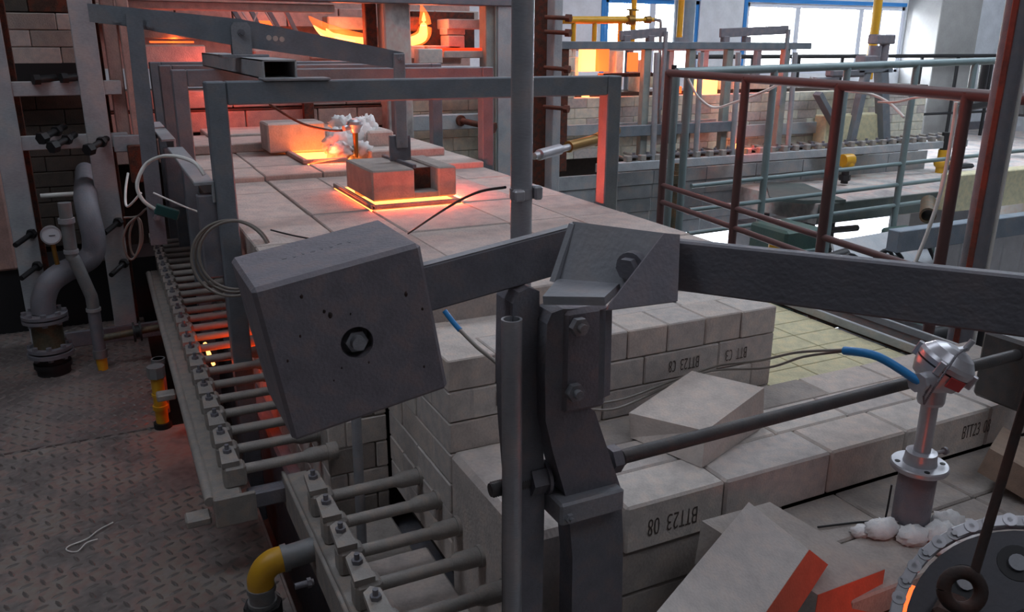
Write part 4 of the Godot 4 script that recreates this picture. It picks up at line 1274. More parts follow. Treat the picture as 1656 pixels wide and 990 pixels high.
	courses(b, v(1.95, -0.1, -5.95), v(1, 0, 0), 1.2, 11, 0.26, 0.1, 0.12, [M.line_brick], 0.05)
	obj("white_beam", S().box(v(2.55, 0.735, -5.80), v(1.25, 0.11, 0.08), 0.006), M.column_paint, b)
	obj("grey_panel", S().box(v(2.93, 0.45, -5.82), v(0.32, 0.46, 0.06), 0.006), M.steel_dark, b)
	obj("grey_rail", S().box(v(2.3, 0.905, -5.83), v(0.75, 0.03, 0.04), 0.003), M.steel, b)
	var bs := S()
	bs.cyl(v(2.40, 0.745, -5.76), v(2.57, 0.705, -5.55), 0.022, -1, 12).cyl(v(2.40, 0.745, -5.76), v(2.405, 0.744, -5.74), 0.04, -1, 12).prism_n(v(2.555, 0.708, -5.57), v(2.58, 0.702, -5.54), 0.042)
	obj("stay_bolt", bs, M.rust, b)
	# flat column with bolts, right of the pole
	var k := thing("flat_column", "pink-grey steel column with protruding stay bolts, right of the galvanised pole", "column", v(3.03, -0.5, -5.6))
	obj("flange", S().box(v(3.085, 0.75, -5.6), v(0.07, 2.7, 0.14), 0.005), M.column_paint, k)
	obj("web", S().box(v(3.0, 0.75, -5.66), v(0.10, 2.7, 0.05), 0.004), M.rust, k)
	for yy in [1.37, 1.12, 0.84, 1.47]:
		var q := S()
		q.cyl(v(3.0, yy, -5.58), v(3.12, yy - 0.01, -5.42), 0.016, -1, 10).prism_n(v(3.09, yy - 0.008, -5.43), v(3.11, yy - 0.01, -5.40), 0.03)
		obj("stay_bolt", q, M.rust, k)

# ---------------------------------------------------------------- columns and pipes at the left
func left_columns() -> void:
	var f := thing("furnace_flank", "dark brick furnace flank behind the two grey columns at the left", "brickwork", v(-0.6, -0.5, -4.6))
	obj("core", S().box(v(-1.07, 1.0, -4.95), v(2.18, 3.4, 0.5)), M.mortar, f)
	courses(f, v(-1.7, 0.3, -4.68), v(1, 0, 0), 1.74, 10, 0.23, 0.075, 0.1, [M.shade_brick], 0.05)  # flank lies in shade, so the bricks themselves are coloured darker
	courses(f, v(-1.7, 1.19, -4.55), v(1, 0, 0), 1.65, 3, 0.23, 0.075, 0.14, [M.brick_dust, M.brick_b], 0.02)
	courses(f, v(-1.7, 1.42, -4.66), v(1, 0, 0), 1.74, 4, 0.3, 0.15, 0.1, [M.rust, M.shade_brick, M.dark_rust], 0.02)
	obj("opening", S().box(v(-0.2, 1.12, -4.6), v(0.42, 0.15, 0.1)), M.black, f)
	obj("dark_recess", S().box(v(-0.7, 0.13, -4.42), v(1.75, 0.34, 0.3)), M.black, f)
	var words := ["left grey steel column of the dark furnace, at the left edge", "right grey steel column of the dark furnace, behind the gauge"]
	var i := 0
	for x in [-0.335, -0.002]:
		var c := thing("furnace_column", words[i], "column", v(x, 0, -4.0), "grey columns of the left furnace")
		obj("flange", S().box(v(x, 1.3, -3.955), v(0.092, 3.2, 0.012), 0.003), M.column_paint, c)
		obj("web", S().box(v(x + 0.02, 1.3, -4.02), v(0.014, 3.2, 0.13), 0.003), M.steel_dark, c)
		obj("rear_flange", S().box(v(x + 0.01, 1.3, -4.09), v(0.10, 3.2, 0.012), 0.003), M.rust, c)
		for y in ([0.51, 0.37] if i == 0 else [0.53, 0.345]):
			var b := S()
			b.cyl(v(x - 0.03, y - 0.01, -3.84), v(x + 0.03, y + 0.012, -3.95), 0.011, -1, 10).prism_n(v(x + 0.022, y + 0.01, -3.935), v(x + 0.032, y + 0.013, -3.95), 0.021)
			obj("stay_bolt", b, M.black, c)
		i += 1
	for q in [[1.108, "upper white-grey cross beam between the two left columns"], [0.892, "lower white-grey cross beam with dark stay bolts between the two left columns"]]:
		var r := thing("cross_beam", q[1], "beam", v(-0.15, q[0], -3.95))
		obj("beam", S().box(v(-0.12, q[0], -3.975), v(0.46, 0.058, 0.03), 0.003), M.column_paint, r)
		if q[0] < 1.0:
			for p in [v(-0.20, 0.925, -3.85), v(-0.165, 0.895, -3.80), v(-0.04, 0.875, -3.83)]:
				var b := S()
				b.cyl(p, p + v(0.075, 0.028, -0.14), 0.0135, -1, 10).prism_n(p - v(0.014, 0.004, -0.02), p + v(0.006, 0.0, 0), 0.025).prism_n(p + v(0.04, 0.014, -0.07), p + v(0.05, 0.018, -0.09), 0.022)
				obj("stay_bolt", b, M.black, r)
		else:
			for p in [v(-0.2, 1.145, -3.93), v(-0.10, 1.15, -3.93)]:
				var b := S()
				b.cyl(p, p + v(0.07, 0.004, -0.05), 0.015, -1, 10).prism_n(p - v(0.01, 0, 0), p + v(0.012, 0, -0.01), 0.022)
				obj("stay_bolt", b, M.black, r)
	# reddish box columns between the right column and the channel frames
	one("rust_column", S().box(v(0.098, 1.35, -4.05), v(0.055, 0.98, 0.08), 0.004).box(v(0.155, 1.35, -4.0), v(0.045, 0.98, 0.08), 0.004), M.red_brick, "red-brown rusty double column beside the hanging lever bar", "column")
	one("rust_stub", S().box(v(0.13, 0.79, -3.95), v(0.06, 0.16, 0.06), 0.004), M.rust, "short rust-red stub hanging under the right column's bracket", "bracket")
	one("column_bracket", S().box(v(0.115, 0.875, -3.97), v(0.13, 0.07, 0.04), 0.004), M.column_paint, "small pale bracket right of the right column", "bracket")
	# flanged pipe with the big bend
	var p := thing("flanged_pipe", "thick dark flanged pipe bending up from the plate floor at the left", "pipe", v(-0.29, 0, -3.65))
	var o := v(-0.29, 0, -3.65)
	obj("foot_pipe", S().lathe(o, Vector3.UP, [Vector2(0, 0), Vector2(0.062, 0), Vector2(0.062, 0.03), Vector2(0.07, 0.03), Vector2(0.07, 0.05), Vector2(0.062, 0.05), Vector2(0.062, 0.08), Vector2(0, 0.08)], 24), M.black, p)
	obj("lower_flange", S().cyl(o + v(0, 0.08, 0), o + v(0, 0.096, 0), 0.086, -1, 24).cyl(o + v(0, 0.104, 0), o + v(0, 0.118, 0), 0.082, -1, 24), M.steel_dark, p)
	obj("body", S().cyl(o + v(0, 0.118, 0), o + v(0, 0.24, 0), 0.057, -1, 24), M.pipe_khaki, p)
	obj("upper_flange", S().cyl(o + v(0, 0.225, 0), o + v(0, 0.238, 0), 0.084, -1, 24).cyl(o + v(0, 0.244, 0), o + v(0, 0.256, 0), 0.084, -1, 24), M.steel_dark, p)
	for k in 8:
		var a := TAU * k / 8.0
		var q := o + v(cos(a) * 0.071, 0, sin(a) * 0.071)
		var b := S()
		b.prism_n(q + v(0, 0.256, 0), q + v(0, 0.268, 0), 0.011).prism_n(q + v(0, 0.215, 0), q + v(0, 0.225, 0), 0.011).prism_n(q + v(0, 0.118, 0), q + v(0, 0.13, 0), 0.011).prism_n(q + v(0, 0.07, 0), q + v(0, 0.08, 0), 0.011)
		obj("flange_bolt", b, M.steel_dark, p)
	obj("bend", S().tube([o + v(0, 0.256, 0), o + v(0.005, 0.31, -0.005), o + v(0.035, 0.37, -0.02), o + v(0.09, 0.405, -0.04), o + v(0.15, 0.425, -0.06), o + v(0.20, 0.455, -0.08), o + v(0.215, 0.52, -0.09), o + v(0.21, 0.60, -0.11), o + v(0.205, 0.66, -0.17), o + v(0.205, 0.68, -0.30), o + v(0.205, 0.68, -0.95)], 0.045, 20), M.steel_dark, p)
	var t := thing("thin_pipe", "thinner grey pipe with a slanted run and orange foot beside the flanged pipe", "pipe", v(-0.12, 0, -3.6))
	obj("upper_run", S().tube([v(-0.155, 0.70, -3.6), v(-0.158, 0.50, -3.6), v(-0.15, 0.47, -3.6), v(-0.118, 0.34, -3.6), v(-0.112, 0.31, -3.6), v(-0.112, 0.26, -3.6)], 0.0235, 16), M.pipe_grey, t)
	obj("collar", S().cyl(v(-0.158, 0.50, -3.6), v(-0.158, 0.515, -3.6), 0.027, -1, 16).cyl(v(-0.112, 0.255, -3.6), v(-0.112, 0.268, -3.6), 0.028, -1, 16).cyl(v(-0.157, 0.62, -3.6), v(-0.157, 0.64, -3.6), 0.03, -1, 16), M.galv, t)
	obj("lower_run", S().cyl(v(-0.112, 0.258, -3.6), v(-0.112, 0.08, -3.6), 0.024, -1, 16), M.steel_dark, t)
	obj("union", S().cyl(v(-0.112, 0.09, -3.6), v(-0.112, 0.055, -3.6), 0.028, -1, 16), M.pipe_grey, t)
	obj("orange_foot", S().cyl(v(-0.112, 0.058, -3.6), v(-0.110, 0.0, -3.6), 0.022, 0.019, 16), M.yellow_paint, t)
	var br := thing("branch_pipe", "short level branch pipe with a black flanged valve leading to the burners", "pipe", v(-0.02, 0.12, -3.6))
	obj("pipe", S().cyl(v(-0.1, 0.135, -3.6), v(0.12, 0.15, -3.6), 0.014, -1, 14), M.pipe_khaki, br)
	obj("valve", S().cyl(v(0.02, 0.143, -3.6), v(0.028, 0.143, -3.6), 0.042, -1, 18).cyl(v(0.045, 0.144, -3.6), v(0.053, 0.144, -3.6), 0.042, -1, 18).cyl(v(0.028, 0.143, -3.6), v(0.045, 0.144, -3.6), 0.026, -1, 18), M.black, br)
	var ga := thing("pressure_gauge", "round white-faced pressure gauge hanging between the two left columns", "gauge", v(-0.215, 0.48, -3.6))
	var gc := v(-0.218, 0.578, -3.6)
	obj("case", S().lathe(gc, v(0.05, 0.05, 1), [Vector2(0, -0.03), Vector2(0.034, -0.03), Vector2(0.037, 0.0), Vector2(0.037, 0.006), Vector2(0.031, 0.007), Vector2(0.031, 0.003), Vector2(0.0, 0.003)], 28), M.galv, ga)
	obj("dial", S().lathe(gc, v(0.05, 0.05, 1), [Vector2(0, 0.004), Vector2(0.031, 0.004)], 28), M.dial, ga)
	obj("needle", S().box(gc + v(0.004, -0.001, 0.0065), v(0.022, 0.003, 0.001)), M.black, ga)
	obj("stem", S().cyl(gc - v(0, 0.034, 0.01), gc - v(-0.005, 0.12, 0.01), 0.009, -1, 10), M.brass, ga)
	one("pipe_rail", S().cyl(v(-0.26, 0.66, -4.05), v(-0.01, 0.66, -4.05), 0.010, -1, 10), M.cable_white, "thin white level pipe between the two left columns", "pipe")
	one("kerb_plate", S().box(v(0.0, 0.035, -3.95), v(0.5, 0.07, 0.02), 0.003), M.steel_dark, "low dark kerb plate behind the thin pipe's foot", "kerb")
	one("red_panel", S().box(v(-0.47, 0.55, -4.3), v(0.12, 0.5, 0.1), 0.01), M.red_brick, "reddish brick edge behind the left column", "block")

# ---------------------------------------------------------------- the second line at the right
func second_line() -> void:
	var z := -6.2
	var f := thing("second_channel", "second brick feeder line across the right background under a grey frame", "furnace", v(5.5, 0.0, -6.5))
	obj("core", S().box(v(5.7, 0.45, -6.5), v(4.8, 0.86, 0.36)), M.mortar, f)
	courses(f, v(3.25, 0.34, z), v(1, 0, 0), 4.7, 6, 0.24, 0.085, 0.12, [M.line_brick, M.brick_b, M.line_brick], 0.1)
	# taller masonry at its left end
	courses(f, v(3.2, 0.85, z), v(1, 0, 0), 0.43, 4, 0.26, 0.11, 0.14, [M.line_brick], 0.0)
	# casing panels under the burners
	for i in 8:
		for j in 5:
			piece("casing_panel", f, v(3.55 + 0.6 * i, -0.36 + 0.125 * j, z - 0.02 + 0.012 * j), v(0.592, 0.12, 0.03), M.column_paint, 0.003)
	obj("ledge", S().box(v(6.2, 0.51, z + 0.05), v(1.9, 0.11, 0.02), 0.003).box(v(4.3, 0.59, z + 0.05), v(1.6, 0.09, 0.02), 0.003), M.column_paint, f)
	# hot chambers between the posts, open to the windows behind
	for q in [[3.815, 1.15, 0.14, 0.18], [3.965, 1.155, 0.11, 0.19], [4.28, 1.135, 0.085, 0.16], [3.80, 0.89, 0.07, 0.11], [4.065, 0.99, 0.085, 0.10], [5.09, 0.91, 0.26, 0.13], [4.765, 0.89, 0.09, 0.06]]:
		obj("hot_chamber", S().box(v(q[0], q[1], -6.33), v(q[2], q[3], 0.05)), M.glow_yellow if q[0] in [3.815, 5.09, 3.80] else M.glow_orange, f)
	for q in [[3.64, 1.02, 0.18, 0.32], [4.14, 1.08, 0.08, 0.3], [4.42, 1.0, 0.10, 0.3], [5.36, 0.95, 0.2, 0.14], [5.75, 0.90, 0.4, 0.10], [4.62, 0.97, 0.14, 0.12]]:
		obj("chamber_block", S().box(v(q[0], q[1], -6.42), v(q[2], q[3], 0.2), 0.006), M.line_brick, f)
	glow(v(3.85, 1.08, -6.2), Color(1.0, 0.45, 0.2), 0.16, 0.06)
	glow(v(5.05, 1.0, -6.22), Color(1.0, 0.40, 0.2), 0.16, 0.05)
	glow(v(5.6, 1.12, -6.35), Color(1.0, 0.35, 0.2), 0.10, 0.05)
	obj("lintel", S().box(v(4.2, 1.035, -6.16), v(0.7, 0.03, 0.1), 0.003), M.rust, f)
	# frame above
	var fr := thing("channel_frame", "grey steel frame of posts and a long top beam over the second feeder line", "frame", v(4.8, 0.2, -6.05))
	obj("top_beam", S().box(v(4.62, 1.275, -6.0), v(2.75, 0.06, 0.08), 0.004), M.frame_paint, fr)
	obj("rear_beam", S().box(v(4.9, 1.255, -6.7), v(2.9, 0.06, 0.08), 0.004), M.frame_paint, fr)
	for x in [3.39, 4.19, 4.65, 5.06, 5.72]:
		obj("post", S().box(v(x, 0.78, -6.0), v(0.07 if x > 4 else 0.085, 1.0, 0.06), 0.004), M.rust if x < 3.5 else M.post_grey, fr)
		if x > 3.5:
			obj("conduit", S().cyl(v(x + 0.07, 0.30, -5.92), v(x + 0.07, 1.22, -5.95), 0.025, -1, 12), M.galv, fr)
		obj("rear_post", S().box(v(x + 0.3, 0.95, -6.7), v(0.06, 0.62, 0.06), 0.004), M.frame_paint, fr)
	obj("mid_beam", S().box(v(4.5, 0.585, -5.96), v(1.3, 0.09, 0.05), 0.004), M.frame_paint, fr)
	obj("jack_rod", S().cyl(v(4.40, 0.47, -5.9), v(4.41, 1.12, -5.9), 0.022, -1, 12).cyl(v(4.405, 0.6, -5.9), v(4.41, 0.85, -5.9), 0.04, -1, 12), M.black, fr)
	# two short levers on the beam
	for q in [[3.92, 4.38, 1.37, "short rust-grey lever bar over the second line, nearer the yellow pipe"], [4.95, 5.72, 1.40, "longer rust-grey lever bar on the right of the second line's beam"]]:
		var l := thing("beam_lever", q[3], "lever", v(q[0], 1.3, -6.0))
		obj("bar", S().bar(v(q[0], q[2] - 0.02, -6.0), v(q[1], q[2] + 0.015, -6.0), 0.03, 0.075, 0.004), M.cast_iron, l)
		for dx in [0.06, 0.3]:
			obj("foot", S().box(v(q[0] + dx, 1.325, -6.0), v(0.06, 0.06, 0.06), 0.004), M.cast_iron, l)
		obj("hanger", S().bar(v(q[1] - 0.03, q[2] + 0.02, -5.96), v(q[1] - 0.05, 0.75, -5.96), 0.03, 0.035, 0.003, Vector3.FORWARD), M.steel, l)
	# burner row of the second line
	var m := thing("burner_manifold", "pale burner manifold along the second feeder line in the background", "manifold", v(5.9, 0.28, -5.9))
	obj("rail", S().box(v(6.0, 0.295, -5.92), v(4.6, 0.075, 0.07), 0.005), M.column_paint, m)
	var first: Node3D = null
	for i in 30:
		var x := 4.0 + 0.145 * i
		var t: Node3D
		if first == null:
			first = thing("burner", "", "burner", v(x, 0.32, -5.9))
			obj("tube", S().cyl(v(x, 0.352, -5.94), v(x, 0.37, -6.19), 0.013, -1, 8), M.burner_steel, first)
			obj("clamp_block", S().box(v(x, 0.355, -5.92), v(0.055, 0.06, 0.06), 0.006), M.burner_steel, first)
			obj("clamp_strap", S().box(v(x + 0.06, 0.375, -5.92), v(0.06, 0.02, 0.045), 0.003).prism_n(v(x + 0.06, 0.385, -5.92), v(x + 0.06, 0.405, -5.92), 0.014), M.steel_dark, first)
			t = first
		else:
			t = first.duplicate()
			t.name = numbered("burner")
			add_child(t)
			t.position = first.position + v(0.145 * i, 0, 0)
		tag(t, "small burner on the pale background manifold, %s from its left end" % ordinals[i], "burner", "burners of the second line")
	one("flame", S().tongue([v(5.20, 0.37, -5.98), v(5.25, 0.40, -5.98), v(5.28, 0.46, -5.98), v(5.285, 0.54, -5.98)], [0.02, 0.035, 0.03, 0.002]), M.flame, "small bright flame among the burners of the second line", "flame")
	glow(v(5.33, 0.44, -5.85), Color(1.0, 0.3, 0.14), 0.025, 0.03)
	# yellow gas pipes
	var y := thing("gas_pipe", "yellow gas header pipe with valve and branches over the second line", "pipe", v(3.9, 1.2, -6.3))
	obj("header", S().cyl(v(3.3, 1.465, -6.2), v(4.1, 1.478, -6.2), 0.03, -1, 16).cyl(v(4.1, 1.478, -6.2), v(4.4, 1.485, -6.2), 0.016, -1, 12), M.yellow_paint, y)
	for x in [3.38, 3.60, 3.80, 4.05]:
		obj("branch", S().cyl(v(x, 1.465, -6.2), v(x, 1.25, -6.2), 0.02, -1, 12), M.yellow_paint, y)
	obj("valve", S().cyl(v(4.12, 1.478, -6.2), v(4.18, 1.478, -6.2), 0.04, -1, 14).cyl(v(4.15, 1.5, -6.2), v(4.15, 1.56, -6.2), 0.015, -1, 10).box(v(4.17, 1.56, -6.2), v(0.12, 0.015, 0.02), 0.003).cyl(v(4.30, 1.483, -6.2), v(4.35, 1.484, -6.2), 0.03, -1, 12), M.brass, y)
	obj("downpipe", S().tube([v(4.38, 1.485, -6.2), v(4.42, 1.48, -6.18), v(4.435, 1.45, -6.16), v(4.43, 1.2, -6.14), v(4.40, 0.6, -6.05)], 0.014, 10), M.pipe_grey, y)
	one("gas_riser", S().cyl(v(4.45, 1.3, -6.6), v(4.45, 2.6, -6.6), 0.024, -1, 12), M.yellow_paint, "thin yellow gas riser in front of the left window", "pipe")
	one("gas_riser", S().cyl(v(5.42, 1.35, -7.2), v(5.42, 3.0, -7.2), 0.032, -1, 12), M.yellow_paint, "yellow gas riser between the two windows", "pipe")
	one("gas_riser", S().cyl(v(8.18, 0.9, -7.2), v(8.18, 3.0, -7.2), 0.05, -1, 12), M.yellow_paint, "thick orange-yellow gas riser in front of the right window", "pipe")
	one("air_duct", S().cyl(v(6.0, 1.3, -7.9), v(6.0, 1.78, -7.9), 0.12, -1, 24).cyl(v(6.0, 1.78, -7.9), v(6.0, 1.9, -7.9), 0.12, 0.18, 24).cyl(v(6.0, 1.9, -7.9), v(6.0, 3.4, -7.9), 0.18, -1, 24), M.beam_blue, "dark blue-grey vertical air duct beside the left window", "duct")
	# stuff standing on the far right end of the line
	var e := thing("end_machine", "grey machine frame with slanted legs at the right end of the second line", "machine", v(7.0, 0.0, -6.0))
	obj("frame", S().bar(v(6.68, 0.35, -6.0), v(6.78, 1.05, -6.0), 0.07, 0.08, 0.004, Vector3.FORWARD).bar(v(7.15, 0.35, -6.0), v(6.98, 1.05, -6.0), 0.10, 0.10, 0.004, Vector3.FORWARD).box(v(6.86, 1.06, -6.0), v(0.46, 0.06, 0.1), 0.004).bar(v(6.15, 0.85, -5.98), v(6.42, 0.55, -5.98), 0.05, 0.09, 0.004, Vector3.FORWARD), M.frame_paint, e)
	obj("cylinder", S().cyl(v(6.86, 1.1, -6.0), v(6.86, 1.28, -6.0), 0.06, -1, 14).cyl(v(6.98, 1.1, -6.0), v(6.98, 1.34, -6.0), 0.05, -1, 14).box(v(6.93, 1.34, -6.0), v(0.26, 0.09, 0.12), 0.01).box(v(6.78, 1.14, -6.0), v(0.22, 0.1, 0.12), 0.01), M.cast_iron, e)
	obj("arm", S().box(v(6.5, 1.03, -6.0), v(0.45, 0.08, 0.1), 0.02).box(v(6.25, 0.97, -6.0), v(0.3, 0.05, 0.08), 0.01), M.steel_dark, e)
	obj("base", S().box(v(6.75, 0.45, -6.10), v(0.8, 0.36, 0.16), 0.01), M.yellow_brick, e)
	var g := thing("gas_valve", "yellow gas valve under the second line's manifold", "valve", v(6.35, 0, -5.75))
	obj("body", S().lump(v(6.38, 0.2, -5.72), v(0.06, 0.06, 0.06), 3, 0.1).cyl(v(6.3, 0.24, -5.72), v(6.42, 0.24, -5.72), 0.06, -1, 14), M.yellow_paint, g)
	obj("stem", S().cyl(v(6.36, 0.15, -5.72), v(6.36, 0.02, -5.72), 0.035, -1, 12).prism_n(v(6.36, 0.1, -5.72), v(6.36, 0.05, -5.72), 0.055), M.black, g)
	var g2 := thing("gas_valve", "yellow valve with a black flat handle standing on the far platform", "valve", v(7.8, 0, -5.6))
	obj("body", S().cyl(v(7.95, 0.0, -5.9), v(7.95, 0.24, -5.9), 0.05, -1, 14).lump(v(7.95, 0.1, -5.9), v(0.08, 0.06, 0.08), 3, 0.1), M.yellow_paint, g2)
	obj("handle", S().cyl(v(7.95, 0.24, -5.9), v(7.95, 0.42, -5.9), 0.04, -1, 12).box(v(8.15, 0.06, -5.85), v(0.4, 0.05, 0.12), 0.02), M.black, g2)
	var h := thing("riser_valve", "small olive valve riser in front of the second line's casing", "valve", v(4.2, 0.0, -5.5))
	obj("body", S().cyl(v(4.2, -0.3, -5.5), v(4.2, 0.3, -5.5), 0.03, -1, 12).prism_n(v(4.2, 0.2, -5.5), v(4.2, 0.27, -5.5), 0.06).cyl(v(4.2, 0.27, -5.5), v(4.2, 0.36, -5.5), 0.02, -1, 10), M.pipe_khaki, h)
	var u := thing("union_pipe", "level pipe of silver and brass unions beside the galvanised pole", "pipe", v(2.6, 0.5, -4.6))
	obj("pipe", S().cyl(v(2.2, 0.68, -4.2), v(2.85, 0.70, -4.6), 0.02, -1, 14).cyl(v(2.25, 0.682, -4.23), v(2.45, 0.69, -4.35), 0.032, -1, 14), M.galv, u)
	obj("stand_pipe", S().cyl(v(3.1, 0.74, -4.75), v(3.1, -2.6, -4.75), 0.03, -1, 12), M.pipe_grey, u)
	obj("brass_fitting", S().cyl(v(2.55, 0.692, -4.42), v(2.85, 0.70, -4.6), 0.035, -1, 14).cyl(v(2.85, 0.70, -4.6), v(3.1, 0.74, -4.75), 0.04, -1, 14), M.brass, u)
	# black railing in front of the windows
	var r := thing("black_railing", "thin black railing along the far platform below the windows", "railing", v(9.0, 0.0, -8.2))
	obj("top_rail", S().cyl(v(6.4, 1.14, -8.2), v(12.9, 1.14, -8.2), 0.026, -1, 10), M.black, r)
	for yy in [0.6, 0.35]:
		obj("mid_rail", S().cyl(v(10.2, yy, -8.2), v(12.9, yy, -8.2), 0.018, -1, 8), M.black, r)
	for i in 8:
		obj("post", S().cyl(v(7.3 + 0.75 * i, 0.0, -8.2), v(7.3 + 0.75 * i, 1.14, -8.2), 0.024, -1, 8), M.black, r)
	var b := thing("black_fixture", "black machine arm hanging beside the grey pier at the far right", "machine", v(9.0, 0.3, -6.2))
	obj("arm", S().bar(v(8.6, 0.62, -6.3), v(9.6, 0.72, -6.3), 0.12, 0.10, 0.02).box(v(9.9, 0.62, -6.3), v(0.35, 0.26, 0.2), 0.03).cyl(v(8.95, 0.8, -6.3), v(8.95, 1.1, -6.3), 0.05, -1, 12), M.black, b)
	obj("leg", S().cyl(v(8.75, 0.0, -6.3), v(8.75, 0.6, -6.3), 0.05, -1, 12), M.black, b)

# ---------------------------------------------------------------- railings at the right
func railings() -> void:
	var b := thing("brown_railing", "red-brown pipe railing running beside the gap right of the channel", "railing", v(3.4, 0.0, -3.4))
	var a0 := v(3.58, 1.1, -4.85)
	var a1 := v(3.18, 1.1, -1.7)
	obj("top_rail", S().cyl(a0, a1, 0.025, -1, 14), M.rail_brown, b)
	for y in [0.325, 0.205]:
		obj("mid_rail", S().cyl(v(3.58, y, -4.85), v(3.18, y, -1.7), 0.018, -1, 10), M.rail_brown, b)
	for q in [v(3.58, 0, -4.85), v(3.462, 0, -3.93), v(3.36, 0, -3.125), v(3.262, 0, -2.35)]:
		obj("post", S().cyl(v(q.x, -0.3, q.z), v(q.x, 1.11, q.z), 0.025, -1, 14), M.rail_brown, b)
	var bp := thing("tall_post", "tall dark round post with a red-painted strip at the right edge, passing the railing's end", "post", v(3.0, -0.6, -2.02))
	obj("tube", S().cyl(v(3.0, -0.6, -2.02), v(3.0, 3.4, -2.02), 0.045, -1, 20), M.steel_dark, bp)
	obj("red_strip", S().box(v(2.958, 1.2, -2.005), v(0.012, 3.6, 0.022), 0.003, Basis(Vector3.UP, 0.4)), M.rail_red, bp)
	obj("white_conduit", S().cyl(v(3.046, -0.6, -1.99), v(3.046, 3.4, -1.99), 0.009, -1, 10), M.cable_white, bp)
	var d := v(1.0, 0.018, 0.0).normalized()
	var g0 := v(3.70, 0, -4.92)
	var g := thing("green_railing", "grey-green pipe railing behind the brown one, in front of the second line", "railing", g0)
	obj("top_rail", S().cyl(g0 + v(0, 1.1, 0), g0 + d * 7.0 + v(0, 1.1, 0), 0.030, -1, 12), M.rail_green, g)
	var ts := [0.0, 0.11, 0.90, 1.65, 2.43, 3.15, 3.78, 4.6]
	for t in ts:
		obj("post", S().cyl(g0 + d * t + v(0, -0.6, 0), g0 + d * t + v(0, 1.1, 0), 0.028, -1, 10), M.rail_green, g)
	for y in [0.28, 0.10, -0.08]:
		obj("mid_rail", S().cyl(g0 + d * 0.2 + v(0, y, 0), g0 + d * 7.0 + v(0, y, 0), 0.018, -1, 8), M.rail_green, g)

